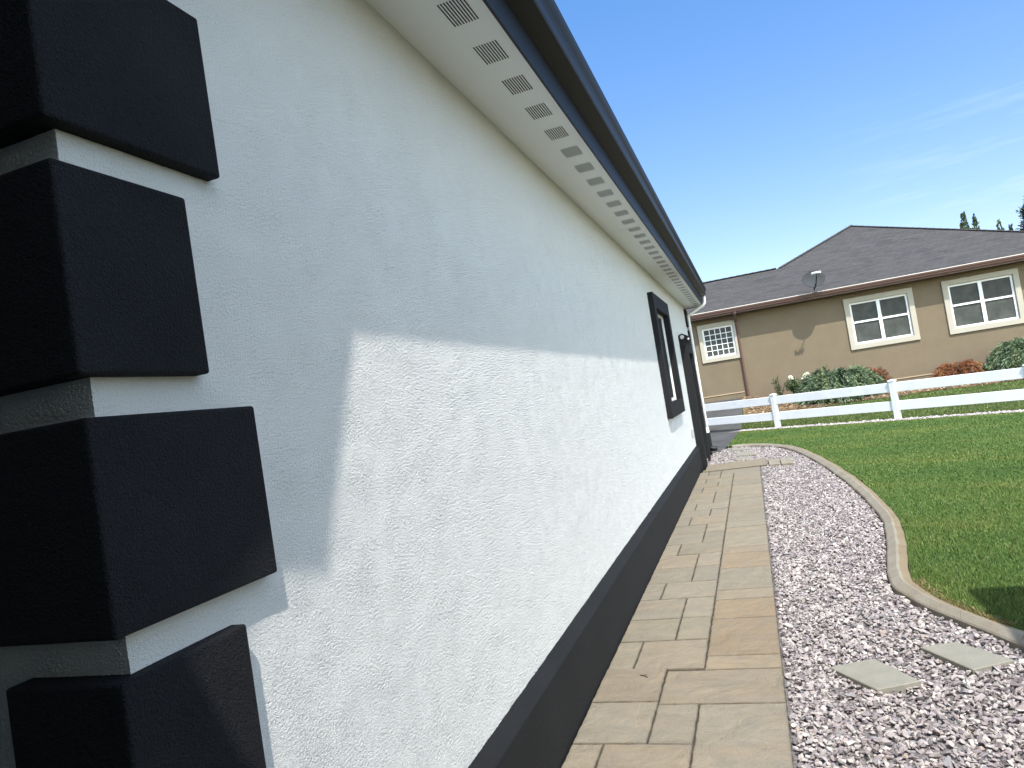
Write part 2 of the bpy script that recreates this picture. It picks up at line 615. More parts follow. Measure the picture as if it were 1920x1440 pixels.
def rot_mats(n, tilt):
    a = rng.uniform(0, 2 * np.pi, n)
    ax = rng.normal(0, tilt, n); ay = rng.normal(0, tilt, n)
    ca, sa = np.cos(a), np.sin(a)
    Z = np.zeros(n); O = np.ones(n)
    Rz = np.stack([np.stack([ca, -sa, Z], 1), np.stack([sa, ca, Z], 1), np.stack([Z, Z, O], 1)], 1)
    cx, sx = np.cos(ax), np.sin(ax); cyy, syy = np.cos(ay), np.sin(ay)
    Rx = np.stack([np.stack([O, Z, Z], 1), np.stack([Z, cx, -sx], 1), np.stack([Z, sx, cx], 1)], 1)
    Ry = np.stack([np.stack([cyy, Z, syy], 1), np.stack([Z, O, Z], 1), np.stack([-syy, Z, cyy], 1)], 1)
    return Rx @ Ry @ Rz


PAL = np.array([(.55, .51, .50), (.44, .40, .405), (.36, .315, .33), (.28, .25, .265), (.50, .45, .44), (.66, .63, .60), (.40, .345, .35), (.31, .30, .315), (.58, .54, .51), (.47, .39, .35)])
PAL = PAL * np.array([.785, .772, .745])
PALW = np.array([.16, .15, .15, .11, .13, .08, .10, .06, .04, .02])


def scatter_rocks(name, pos, size, tilt, pal, palw, m, parent=None):
    n = len(pos)
    which = rng.integers(0, len(ROCKS), n)
    R = rot_mats(n, tilt)
    sz = size * rng.lognormal(0, .28, n)
    col = pal[rng.choice(len(pal), n, p=palw / palw.sum())] * rng.uniform(.82, 1.15, (n, 1))
    Vs, Fs, Cs, base = [], [], [], 0
    for k, (tv, tf) in enumerate(ROCKS):
        idx = np.where(which == k)[0]
        if not len(idx): continue
        v = np.einsum('nij,vj->nvi', R[idx], tv) * sz[idx][:, None, None] + pos[idx][:, None, :]
        f = tf[None] + (np.arange(len(idx)) * len(tv))[:, None, None] + base
        Vs.append(v.reshape(-1, 3)); Fs.append(f.reshape(-1, 3)); Cs.append(np.repeat(col[idx], len(tv), 0))
        base += len(idx) * len(tv)
    V = np.concatenate(Vs); F = np.concatenate(Fs)
    return np_mesh(name, V, F.ravel(), np.full(len(F), 3), m, np.concatenate(Cs), parent)


PATH_L, PATH_R = -1.062, -.085
# stone bed right of the path and round its far end
sheet("stone_bed", list(np.arange(-4, 16.16, .1)), lambda y: PATH_R - .015 if y < 13.3 else (-1.0 if y < 15.62 else -.86 + (y - 15.6) * .15),
      lambda y: float(xin(y)) + .03, M['dust'], -.03, 8, 'structure')
STEP_QUADS = [
    ([(.143, 3.986), (.372, 4.073), (.528, 3.767), (.325, 3.688)], "grey square slab set in the crushed stone nearest the path"),
    ([(.61, 4.197), (.798, 4.252), (.984, 4.005), (.778, 3.899)], "grey square slab set in the crushed stone nearest the curved lawn edging"),
    ([(-.50, 14.98), (-.14, 14.76), (-.14, 14.15), (-.50, 14.36)], "dark grey slab alone in the stones near the driveway and downspout"),
    ([(-.50, 14.0), (-.24, 13.92), (-.24, 13.56), (-.50, 13.62)], "low grey slab half buried in stones just past the path's end"),
    ([(-.61, 15.85), (-.29, 15.6), (-.29, 15.25), (-.61, 15.45)], "farthest grey slab in the stones beside the driveway"),
    ([(.06, 13.05), (.232, 13.0), (.232, 12.3), (.06, 12.34)], "tan block of the short row nearest the path's far end"),
    ([(.25, 13.0), (.43, 12.95), (.43, 12.2), (.25, 12.26)], "tan block of the short row nearest the far edging"),
]


def in_quad(px, py, q, grow=.0):
    c = np.mean(q, 0)
    q = [c + (np.array(p) - c) * (1 + grow) for p in q]
    s = None
    ok = np.ones(len(px), bool)
    for i in range(4):
        a, b = q[i], q[(i + 1) % 4]
        cr = (b[0] - a[0]) * (py - a[1]) - (b[1] - a[1]) * (px - a[0])
        ok &= cr < 0
    ok2 = np.ones(len(px), bool)
    for i in range(4):
        a, b = q[i], q[(i + 1) % 4]
        cr = (b[0] - a[0]) * (py - a[1]) - (b[1] - a[1]) * (px - a[0])
        ok2 &= cr > 0
    return ok | ok2


def bed_points(y0, y1, dens):
    n = int((y1 - y0) * 3.0 * dens)
    y = rng.uniform(y0, y1, n); x = rng.uniform(-1.1, 1.9, n)
    ok = (x < xin(y) - .012) & np.where(y < 13.42, x > PATH_R + .014, x > np.where(y < 15.6, -1.0, -.9 + (y - 15.6) * .18))
    for q, _ in STEP_QUADS:
        ok &= ~in_quad(x, y, q, -.04)
    return x[ok], y[ok]


xs, ys = [], []
for y0, y1, dn in ((1.5, 3.0, 1600), (3.0, 6.0, 3600), (6.0, 9.0, 3000), (9.0, 13.0, 2200), (13.0, 16.1, 1800)):
    a, b = bed_points(y0, y1, dn); xs.append(a); ys.append(b)
xs = np.concatenate(xs); ys = np.concatenate(ys)
n = len(xs)
pos = np.stack([xs, ys, rng.uniform(-.032, -.004, n)], 1)
o = scatter_rocks("crushed_stone", pos, .0152, .42, PAL, PALW, M['stone'])
tag(o, "crushed mauve grey stones filling the bed between path and edging", "gravel", kind='stuff')

# pale stones along the foot of the fence
n = 9000
a = rng.uniform(-1.35, 18, n); dd = rng.uniform(-.01, .36, n)
px = FA[0] + FD[0] * a - FN[0] * dd; py = FA[1] + FD[1] * a - FN[1] * dd
ok = px > np.interp(py, [15, 25], [-.72, -.3])
px, py = px[ok], py[ok]
pos = np.stack([px, py, terrain(px, py) + rng.uniform(.004, .022, len(px)) + .008], 1)
o = scatter_rocks("fence_stones", pos, .026, .35, np.clip(PAL * 1.25, 0, .72), PALW, M['stone'])
tag(o, "pale stones in a narrow strip along the foot of the white fence", "gravel", kind='stuff')
n_s = 40
aa = np.linspace(-1.4, 18, n_s)
V = np.array([(FA[0] + FD[0] * q - FN[0] * d, FA[1] + FD[1] * q - FN[1] * d, .006 if d > 0 else .016) for q in aa for d in (.36, -.03)])
F = np.array([[2 * i, 2 * i + 1, 2 * i + 3, 2 * i + 2] for i in range(n_s - 1)])
tag(np_mesh("fence_strip", V, F.ravel(), np.full(len(F), 4), M['dust']), kind='structure')

# ------------------------------------------------------------------ stepping slabs
for k, (q, lab) in enumerate(STEP_QUADS):
    mb = MB()
    top = .012 if k < 2 else (.006 if k < 5 else .02)
    c = np.mean(q, 0)
    tilt = [(.02, -.01), (-.015, .012), (0.01, 0), (0, .01), (0.01, .01), (0, 0), (0, 0)][k]
    vs = [(p[0], p[1], -.05) for p in q] + [(p[0], p[1], top + (p[0] - c[0]) * tilt[0] + (p[1] - c[1]) * tilt[1]) for p in q]
    mb.add(vs, [(3, 2, 1, 0), (4, 5, 6, 7)] + [(i, (i + 1) % 4, 4 + (i + 1) % 4, 4 + i) for i in range(4)])
    root_off = Vector((c[0], c[1], 0))
    mb.v = [tuple(Vector(p) - root_off) for p in mb.v]
    o = mb.build("stepping_slab", M['concrete'] if k < 5 else M['paver'], None, .004, 1)
    o.location = root_off
    if k >= 5:
        at = o.data.color_attributes.new("Col", 'FLOAT_COLOR', 'POINT')
        for d in at.data: d.color = (.24, .213, .168, 1)
    tag(o, lab, "paving slab", "slabs lying in the crushed stone")

# ------------------------------------------------------------------ paver path
ROWS_R = [1.0, 1.65, 2.3, 2.95, 3.60]      # wide slabs near the camera, right column
pav = []
x0, xa, xb, xc, x1 = PATH_L, -.905, -.705, -.498, PATH_R
for i in range(len(ROWS_R) - 1):
    pav.append((xc, x1, ROWS_R[i], ROWS_R[i + 1]))
ly = [1.0, 1.42, 1.86, 2.32, 2.76, 3.2]
for i in range(len(ly) - 1):
    s = xa if i % 2 == 0 else xb
    pav += [(x0, s, ly[i], ly[i + 1]), (s, xc, ly[i], ly[i + 1])]
pav += [(x0, xb, 3.2, 3.63), (xb, xc, 3.2, 3.60), (x0, xb, 3.63, 4.07), (xb, x1, 3.60, 4.02)]
pav += [(xc, x1, 4.02, 4.22), (xc, x1, 4.22, 4.86), (xc, x1, 4.86, 5.27), (xc, x1, 5.27, 5.51), (xc, x1, 5.51, 6.12), (xc, x1, 6.12, 6.62), (xc, x1, 6.62, 6.85), (xc, x1, 6.85, 7.50),
        (xc, x1, 7.50, 7.73), (xc, x1, 7.73, 8.03), (xc, x1, 8.03, 8.64), (xc, x1, 8.64, 8.98), (xc, x1, 8.98, 9.46), (xc, x1, 9.46, 9.70), (xc, x1, 9.70, 10.3), (xc, x1, 10.3, 10.62),
        (xc, x1, 10.62, 11.15), (xc, x1, 11.15, 11.45), (xc, x1, 11.45, 11.95), (xb, x1, 11.95, 12.42)]
LB = [(4.05, xa), (4.50, xb), (4.92, xb), (5.37, xa), (5.80, xb), (6.26, xb), (6.70, xa), (7.15, xb), (7.62, xb), (8.04, xa), (8.50, xb), (8.93, xa), (9.36, xb), (9.80, xb), (10.25, xa), (10.72, xb),
      (11.15, xa), (11.58, xb), (11.98, xa)]
for i, (yy, s) in enumerate(LB):
    y2 = LB[i + 1][0] if i + 1 < len(LB) else 12.42
    pav += [(x0, s, yy, y2), (s, xb if i == len(LB) - 1 else xc, yy, y2)]
pav = [p for p in pav if p[1] - p[0] > .05]
pav += [(-.99, .03, 12.43, 13.34)]
PC = [(.242, .218, .170), (.24, .218, .177), (.252, .224, .174), (.23, .21, .174), (.25, .216, .167), (.244, .22, .179)]
WARM = {(4.22, 4.86): (.25, .20, .142), (4.86, 5.27): (.255, .20, .138), (5.27, 5.51): (.24, .206, .158), (4.02, 4.22): (.252, .21, .152), (6.12, 6.62): (.255, .204, .146), (6.62, 6.85): (.242, .206, .158)}
PV, PF_, PCOL = [], [], []
rp = random.Random(3)
for (a, b, y0, y1) in pav:
    g, gy = .0022, .0026
    dz = rp.uniform(-.0025, .0015) + (.012 if y1 > 13 else 0)
    c = WARM.get((y0, y1), None) if a > -.6 else None
    c = np.array(c or rp.choice(PC)) * np.array([.945, .915, .86]) * rp.uniform(.84, .96)
    nxs = max(2, int((b - a) / .035)); nys = max(2, int((y1 - y0) / .035))
    per = [(a + g + (b - a - 2 * g) * i / nxs, y0 + gy) for i in range(nxs)] + [(b - g, y0 + gy + (y1 - y0 - 2 * gy) * i / nys) for i in range(nys)] \
        + [(b - g - (b - a - 2 * g) * i / nxs, y1 - gy) for i in range(nxs)] + [(a + g, y1 - gy - (y1 - y0 - 2 * gy) * i / nys) for i in range(nys)]
    cxm, cym = (a + b) / 2, (y0 + y1) / 2
    n = len(per); o_ = len(PV)
    tl = (rp.uniform(-.003, .003), rp.uniform(-.003, .003))
    jit = [(rp.uniform(-.0022, .0022), rp.uniform(-.0022, .0022)) for _ in per]
    for ins, z, dirt in ((0, -.06, .36), (0, -.009, .36), (.003, -.0022, .55), (.008, 0, .90), (.018, .0003, 1.0)):
        for (x, y), (jx, jy) in zip(per, jit):
            px_ = x + jx + (ins if x < a + g + 1e-6 else (-ins if x > b - g - 1e-6 else 0))
            py_ = y + jy + (ins if y < y0 + gy + 1e-6 else (-ins if y > y1 - gy - 1e-6 else 0))
            px_ = min(max(px_, a + g + ins - .003), b - g - ins + .003); py_ = min(max(py_, y0 + gy + ins - .003), y1 - gy - ins + .003)
            zz = z + (dz + tl[0] * (px_ - cxm) + tl[1] * (py_ - cym) if z > -.05 else 0)
            PV.append((px_, py_, zz)); k_ = dirt * rp.uniform(.92, 1.05) if dirt < 1 else 1.0
            PCOL.append(c * k_)
    for r_ in range(4):
        for i in range(n):
            q = o_ + r_ * n + i; q2 = o_ + r_ * n + (i + 1) % n
            PF_.append((q, q2, q2 + n, q + n))
    PF_.append(tuple(o_ + 4 * n + i for i in range(n)))
me = bpy.data.meshes.new("path")
me.from_pydata(PV, [], PF_)
at = me.color_attributes.new("Col", 'FLOAT_COLOR', 'POINT')
at.data.foreach_set("color", np.concatenate([np.array(PCOL), np.ones((len(PV), 1))], 1).astype(np.float32).ravel())
me.materials.append(M['paver'])
o = bpy.data.objects.new("path", me); COL.objects.link(o); tag(o, kind='structure')
mb = MB().box(-1.1, PATH_R - .004, 1.0, 12.42, -.2, -.016).box(-.98, .02, 12.42, 13.33, -.2, -.012)
tag(mb.build("path_bed", M['sand']), kind='structure')

# ------------------------------------------------------------------ concrete lawn edging
seg_in = CIs[CIs[:, 0] > -3.9]; seg_out = COs[COs[:, 0] > -3.9]
m_ = min(len(seg_in), len(seg_out))
seg_in, seg_out = seg_in[-m_:], seg_out[-m_:]
L = np.concatenate(([0], np.cumsum(np.linalg.norm(np.diff(seg_in, axis=0), axis=1))))
N = int(L[-1] / .05)
Ls = np.linspace(0, L[-1], N)
LJ = np.arange(.21, L[-1], .43)
Ls = np.unique(np.concatenate((Ls, LJ - .006, LJ, LJ + .006)))
# profile across: (fraction from stone side, height)
PROF = [(0, -.06), (0, .006), (.07, .016), (.48, .042), (.56, .041), (.64, .033), (.97, .027), (1.0, .020), (1.0, -.06)]
V, F = [], []
npf = len(PROF)
for i, s in enumerate(Ls):
    a = np.array([np.interp(s, L, seg_in[:, 1]), np.interp(s, L, seg_in[:, 0])])
    b = np.array([np.interp(s, L, seg_out[:, 1]), np.interp(s, L, seg_out[:, 0])])
    wob = .003 * math.sin(s * 5.1) + .002 * math.sin(s * 13.7)
    joint = bool(np.min(np.abs(LJ - s)) < 1e-5)
    for fr, z in PROF:
        p = a + (b - a) * fr
        V.append((p[0] + wob, p[1], z - (.010 if joint and z > .02 else 0)))
    if i:
        for k in range(npf - 1):
            q = (i - 1) * npf + k
            F.append((q, q + 1, q + npf + 1, q + npf))
mb = MB(); mb.add(V, F)
o = mb.build("lawn_edging", M['kerb'], None, 0, 1, False)
# tighten the joints: move neighbours of joint rings close
me = o.data
at = me.color_attributes.new("Col", 'FLOAT_COLOR', 'POINT')
at.data.foreach_set("color", np.array([((1, .98, .96, 1) if k % npf < 5 else (.86, .74, .58, 1)) for k in range(len(me.vertices))], dtype=np.float32).ravel())
tag(o, "curving concrete edging between the crushed stone bed and the lawn", "edging")


# ------------------------------------------------------------------ grass
def blades(name, px, py, pz, h, w, lean, cols):
    n = len(px)
    a = rng.uniform(0, 2 * np.pi, n)
    dx, dy = np.cos(a) * w, np.sin(a) * w
    la = rng.uniform(0, 2 * np.pi, n); ll = np.abs(rng.normal(0, lean, n)) * h
    V = np.zeros((n, 3, 3))
    V[:, 0] = np.stack([px - dx, py - dy, pz], 1)
    V[:, 1] = np.stack([px + dx, py + dy, pz], 1)
    V[:, 2] = np.stack([px + np.cos(la) * ll, py + np.sin(la) * ll, pz + h], 1)
    return np_mesh(name, V.reshape(-1, 3), np.arange(3 * n), np.full(n, 3), M['grass'], np.repeat(cols, 3, 0))


GREENS = np.array([(.042, .095, .016), (.055, .115, .02), (.075, .14, .026), (.032, .075, .014), (.10, .15, .04), (.15, .16, .06)])
GREENS = GREENS * np.array([1.9, 1.5, 1.95])
GW = np.array([.27, .28, .19, .17, .07, .02])


def patch(x, y, s, seed):
    return np.sin(x * s * 1.3 + seed) * np.sin(y * s * 1.7 + seed * 2.1) + .6 * np.sin((x * .8 + y * 1.1) * s * 2.3 + seed * 3.7)


px, py = [], []
for y0, y1, xmax, dn in ((3.6, 5.5, 3.2, 24000), (5.5, 7.5, 3.8, 18000), (7.5, 10, 4.6, 12000), (10, 13.5, 5.8, 7000), (13.5, 20, 8.5, 4200)):
    n = int((y1 - y0) * (xmax + .8) * dn)
    y = rng.uniform(y0, y1, n); x = rng.uniform(-.8, xmax, n)
    l = np.where(y < 16.3, xout(y), np.interp(y, [16.3, 19.7], [-.72, -.53]))
    fr = (x - FA[0]) * FN[0] + (y - FA[1]) * FN[1]
    ok = (x > l + .012) & (fr < -.34)
    ok &= ~((x < l + .09) & (y < 5.5) & (y > 4.4) & (rng.uniform(0, 1, n) < .7))      # the worn edge by the bend
    px.append(x[ok]); py.append(y[ok])
px = np.concatenate(px); py = np.concatenate(py)
n = len(px)
ci = rng.choice(len(GREENS), n, p=GW / GW.sum())
cols = GREENS[ci] * rng.uniform(.86, 1.14, (n, 1))
pt = patch(px, py, 1.1, 1.3) + .5 * patch(px, py, 3.4, 4.1)
cols = cols * (1 + .07 * pt[:, None]) 
cols[:, 0] *= 1 + .10 * np.clip(pt, -1, 1.5)
dist = np.hypot(px, py)
h = rng.uniform(.017, .029, n) * (1 + .06 * pt)
w = np.clip(.0005 * dist, .0022, .0085) * rng.uniform(.7, 1.3, n)
o = blades("lawn_grass", px, py, np.full(n, .012), h, w, .55, cols)
tag(o, "mown green lawn beside the curved concrete edging", "lawn", kind='stuff')

# dry, thin grass at the worn edge by the bend
n = 2400
y = rng.uniform(4.45, 5.4, n); x = xout(y) + np.abs(rng.normal(0, .04, n)) + .004
DRY = np.array([(.24, .17, .07), (.17, .11, .05), (.28, .23, .10), (.10, .075, .035)])
o = blades("dry_grass", x, y, np.full(n, .012), rng.uniform(.006, .02, n), rng.uniform(.002, .0045, n), 1.3, DRY[rng.integers(0, 4, n)])
tag(o, "dry brownish grass along the worn lawn edge at the bend of the edging", "grass", kind='stuff')

# grass beyond the fence, up to the bark bed
n = 60000
x = rng.uniform(-.4, 11, n); y = rng.uniform(10, 22.4, n)
fr = (x - FA[0]) * FN[0] + (y - FA[1]) * FN[1]
lim = np.interp(x, [-.4, .8, 2.4, 4, 7, 11], [21.5, 21.55, 21.6, 21.65, 21.55, 21.3])
ok = (fr > .16) & (y < lim)
x, y = x[ok], y[ok]; n = len(x)
cols = GREENS[rng.choice(len(GREENS), n, p=GW / GW.sum())] * rng.uniform(.85, 1.15, (n, 1)) * np.array([1.12, 1.0, 1.1])
o = blades("verge_grass", x, y, terrain(x, y) - .01, rng.uniform(.03, .06, n), rng.uniform(.008, .014, n), .5, cols)
tag(o, "green grass bank rising behind the white fence to the tan house", "grass", kind='stuff')
sheet("verge", list(np.arange(10, 23.9, .3)), lambda y: float(np.maximum(drv_r(y) if y > 15.6 else 0, FA[0] + (y - .12 - FA[1]) * FD[0] / FD[1])), lambda y: 16.0, M['soil'], .0, 22, 'structure')
bl = lambda y: max(drv_r(y) + .02, float(np.interp(y, [20.3, 20.9, 21.2, 21.6], [-.35, .8, 2.4, 4.2])) if y < 21.6 else -9)
V, F = [], []
xs_b = np.linspace(-.36, 14, 60)
for x in xs_b:
    l0 = float(np.interp(x, [-.4, .8, 2.4, 4, 7, 11, 14], [21.5, 21.55, 21.6, 21.65, 21.55, 21.3, 21.3])) + .08 * math.sin(x * 3.1)
    for t_ in np.linspace(0, 1, 9):
        yy = l0 + (24.3 - l0) * t_
        V.append((x, yy, float(terrain(x, yy)) + .014 + (.02 * math.sin(yy * 9 + x * 7) * (0 < t_ < 1))))
for i in range(59):
    for j in range(8):
        q = i * 9 + j
        F.append((q, q + 9, q + 10, q + 1))
mb = MB(); mb.add(V, F); tag(mb.build("bark_bed", M['bark'], smooth=True), kind='structure')
n = 7000
x = rng.uniform(-.36, 8.5, n); y = rng.uniform(20.3, 23.8, n)
ok = y > np.interp(x, [-.4, .8, 2.4, 4, 7, 11], [21.55, 21.6, 21.65, 21.7, 21.6, 21.4])
x, y = x[ok], y[ok]
pos = np.stack([x, y, terrain(x, y) + .03], 1)
BARK = np.array([(.33, .23, .13), (.24, .16, .09), (.16, .105, .065), (.40, .30, .19), (.09, .065, .045)])
o = scatter_rocks("bark_chips", pos, .035, .4, BARK, np.array([.25, .25, .2, .15, .15]), M['stone'])
tag(o, "brown bark chips covering the bed below the tan house wall", "bark mulch", kind='stuff')


# ------------------------------------------------------------------ foliage
def leaf_mesh(name, P, D, size, width, cols, parent, m=None):
    """one little pointed leaf (two triangles) per point P, pointing along D"""
    n = len(P)
    D = D / np.maximum(np.linalg.norm(D, axis=1), 1e-6)[:, None]
    R = rng.normal(size=(n, 3))
    S = np.cross(D, R); S /= np.maximum(np.linalg.norm(S, axis=1), 1e-6)[:, None]
    size = np.broadcast_to(size, (n,))[:, None] * rng.uniform(.6, 1.3, (n, 1))
    V = np.zeros((n, 4, 3))
    V[:, 0] = P
    V[:, 1] = P + D * size * .5 + S * size * width
    V[:, 2] = P + D * size
    V[:, 3] = P + D * size * .5 - S * size * width
    f = np.arange(4 * n)
    return np_mesh(name, V.reshape(-1, 3), f, np.full(n, 4), m or M['leaf'], np.repeat(cols, 4, 0), parent)


def stem_mesh(curves, name, parent, m=None, r0=.008):
    mb = MB()
    for c in curves:
        mb.tube(c, [r0 * (1 - .7 * i / (len(c) - 1)) for i in range(len(c))], 5)
    return mb.build(name, m or M['wood'], parent, smooth=True)


def drooping_shrub(name, cx, cyy, z0, rx, ry, rz, nf, pal, label, leaf, cat="shrub", droop=1.0, xf=None):
    root = empty(name, (cx, cyy, z0), label, cat)
    P, D, C, curves = [], [], [], []
    for k in range(nf):
        a = rng.uniform(0, 2 * np.pi)
        rr = math.sqrt(rng.uniform(0.02, 1))
        start = np.array([cx + rx * .45 * rr * math.cos(a), cyy + ry * .45 * rr * math.sin(a), z0 + rz * rng.uniform(.15, .75)])
        outv = np.array([math.cos(a) * rx, math.sin(a) * ry, 0]) * rng.uniform(.3, .62)
        rise = rz * rng.uniform(.10, .42) * (1.05 - .5 * rr)
        c = PALC(pal) * rng.uniform(.8, 1.2)
        pts = []
        for t_ in np.linspace(0, 1, 12):
            p = start + outv * t_ + np.array([0, 0, rise * math.sin(min(1, t_ * 1.25) * math.pi * .62) * 1.2 - droop * rz * .42 * t_ ** 2.2])
            p[2] = max(p[2], z0 + .02)
            pts.append(p)
        pts = np.array(pts)
        if k % 6 == 0: curves.append(pts[::2])
        T = np.gradient(pts, axis=0); T /= np.linalg.norm(T, axis=1)[:, None]
        for t_ in range(1, 12):
            m_ = 8
            f = np.repeat(pts[t_][None], m_, 0) + rng.normal(0, .016, (m_, 3))
            side = rng.normal(0, .5, (m_, 3)); side[:, 2] *= .6
            P.append(f); D.append(T[t_][None] * .9 + side); C.append(np.repeat((c * rng.uniform(.9, 1.1))[None], m_, 0))
    P, D, C = map(np.concatenate, (P, D, C))
    leaf_mesh("foliage", P, D, leaf, .11, C, root)
    stem_mesh(curves, "stem", root)
    return root


def PALC(pal): return np.array(pal[rng.integers(0, len(pal))], float)


JUN = [tuple(1.35 * q for q in c) for c in [(.075, .105, .055), (.09, .125, .068), (.058, .088, .046), (.11, .135, .06), (.11, .145, .088), (.042, .062, .034)]]
MAP = [(.20, .075, .03), (.24, .095, .035), (.16, .055, .03), (.28, .13, .05), (.13, .06, .035)]
RED = [(.20, .085, .04), (.22, .095, .045), (.17, .07, .035), (.28, .085, .06), (.15, .08, .04)]


# ------------------------------------------------------------------ white house
WX = -1.12                       # face of the long stucco wall
Y0, Y1 = .965, 16.05             # its near and far corners
SOF = 3.19
house = empty("white_house", (WX, Y0, 0), "white stucco house with black block corners, black gutter and black plinth along the paver path", "house")


def wall_with_holes(mb, x, ya, yb, za, zb, holes, depth):
    """a wall in the plane x with rectangular openings and their reveals"""
    ysx = sorted({ya, yb, *[h[0] for h in holes], *[h[1] for h in holes]})
    zsx = sorted({za, zb, *[h[2] for h in holes], *[h[3] for h in holes]})
    for i in range(len(ysx) - 1):
        for j in range(len(zsx) - 1):
            a, b, c, d = ysx[i], ysx[i + 1], zsx[j], zsx[j + 1]
            if any(h[0] <= a and b <= h[1] and h[2] <= c and d <= h[3] for h in holes): continue
            mb.add([(x, a, c), (x, b, c), (x, b, d), (x, a, d)], [(0, 1, 2, 3)])
    for a, b, c, d in holes:
        q = x - depth
        mb.add([(x, a, c), (x, b, c), (x, b, d), (x, a, d), (q, a, c), (q, b, c), (q, b, d), (q, a, d)],
               [(0, 1, 5, 4), (1, 2, 6, 5), (2, 3, 7, 6), (3, 0, 4, 7)])


WIN = (9.75, 11.25, 1.33, 2.65)      # opening of the near window (y0,y1,z0,z1)
DOOR = (13.36, 14.28, .0, 2.10)
mb = MB()
for h in (WIN, DOOR):                                   # reveals of the openings
    a, b, c, d = h
    q = WX - .14
    mb.add([(WX, a, c), (WX, b, c), (WX, b, d), (WX, a, d), (q, a, c), (q, b, c), (q, b, d), (q, a, d)], [(0, 1, 5, 4), (1, 2, 6, 5), (2, 3, 7, 6), (3, 0, 4, 7)])
mb.add([(-9, Y0, -.1), (-1.7, Y0, -.1), (-1.7, Y0, 3.47), (-9, Y0, 3.47)], [(0, 1, 2, 3)])
mb.add([(WX, Y1, -.1), (-9, Y1, -.1), (-9, Y1, 3.47), (WX, Y1, 3.47)], [(0, 1, 2, 3)])
mb.add([(-9, Y0, -.1), (-9, Y1, -.1), (-9, Y1, 3.47), (-9, Y0, 3.47)], [(0, 1, 2, 3)])


def grain_tile(n, px, lo, hi, seed):
    """a seamless random relief whose bumps are between lo and hi metres long"""
    r = np.random.default_rng(seed)
    f = np.fft.rfft2(r.normal(size=(n, n)))
    fy = np.fft.fftfreq(n, px)[:, None]; fx = np.fft.rfftfreq(n, px)[None]
    k = np.hypot(fx, fy)
    f *= np.exp(-(np.log(np.maximum(k, 1e-6) * math.sqrt(lo * hi)) / math.log(hi / lo) * 1.6) ** 2)
    h = np.fft.irfft2(f, (n, n))
    return h / h.std()


T1 = grain_tile(1500, .0013, .0042, .0076, 1)
T2 = grain_tile(900, .0026, .0085, .015, 2)
T3 = grain_tile(512, .02, .15, .6, 3)


def tile_at(T, px, a, b):
    n = len(T)
    u = a / px; v = b / px
    i = np.floor(u).astype(int); j = np.floor(v).astype(int)
    fu, fv = u - i, v - j
    return (T[i % n, j % n] * (1 - fu) * (1 - fv) + T[(i + 1) % n, j % n] * fu * (1 - fv) + T[i % n, (j + 1) % n] * (1 - fu) * fv + T[(i + 1) % n, (j + 1) % n] * fu * fv)


def grain(a, b):
    """thrown stucco: worm-like ridges and pits, flatter where the trowel passed"""
    g = .95 * tile_at(T1, .0013, a, b) + .42 * tile_at(T2, .0026, a + .3, b + 1.7)
    g = np.where(g > 0, np.minimum(np.abs(g), 1.0) ** .75, -np.abs(g) ** 1.3)
    flat = np.clip(.95 + .16 * tile_at(T3, .02, a, b), .55, 1.25)
    return g * flat * GRAIN * np.clip(.92 + .14 * (a - 1), .92, 2.1) + .0005 * tile_at(T3, .02, a + 3, b + 2)


GRAIN = .00082
ygrid = [Y0]
while ygrid[-1] < Y1:
    ygrid.append(ygrid[-1] + .0022 * max(1.0, ygrid[-1]) ** .92)
ygrid = np.array(ygrid); ygrid[-1] = Y1
zgrid = np.concatenate((np.arange(-.1, .37, .06), np.arange(.37, SOF + .03, .0024)))
YG, ZG = np.meshgrid(ygrid, zgrid, indexing='ij')
XG = WX + grain(YG, ZG)
nz = len(zgrid)
idx = np.arange(len(ygrid) * nz).reshape(len(ygrid), nz)
Q = np.stack([idx[:-1, :-1], idx[1:, :-1], idx[1:, 1:], idx[:-1, 1:]], -1).reshape(-1, 4)
yc = (YG[:-1, :-1] + YG[1:, 1:]).ravel() / 2; zc_ = (ZG[:-1, :-1] + ZG[1:, 1:]).ravel() / 2
keep = np.ones(len(Q), bool)
for a, b, c, d in (WIN, DOOR):
    keep &= ~((yc > a) & (yc < b) & (zc_ > c) & (zc_ < d))
VA = np.stack([XG.ravel(), YG.ravel(), ZG.ravel()], 1); QA = Q[keep]
# the front wall round the corner, under the added porch roof
xg = np.arange(WX, -1.7, -.003); xg[-1] = -1.7
zg = zgrid
XF, ZF = np.meshgrid(xg, zg, indexing='ij')
YF = Y0 - grain(XF * 1.0 + 7.3, ZF); YF[0] = Y0
XF = XF.copy(); XF[0] = XG[0]
idx = np.arange(len(xg) * nz).reshape(len(xg), nz) + len(VA)
QF = np.stack([idx[:-1, :-1], idx[:-1, 1:], idx[1:, 1:], idx[1:, :-1]], -1).reshape(-1, 4)
VF = np.stack([XF.ravel(), YF.ravel(), ZF.ravel()], 1)
VM = np.array(mb.v); QM = np.array(mb.f) + len(VA) + len(VF)
VALL = np.concatenate((VA, VF, VM)); QALL = np.concatenate((QA, QF, QM))
wall = np_mesh("wall", VALL, QALL.ravel(), np.full(len(QALL), 4), M['stucco'], None, house, True)
sm = np.ones(len(QALL), bool); sm[len(QA) + len(QF):] = False
wall.data.polygons.foreach_set("use_smooth", sm)

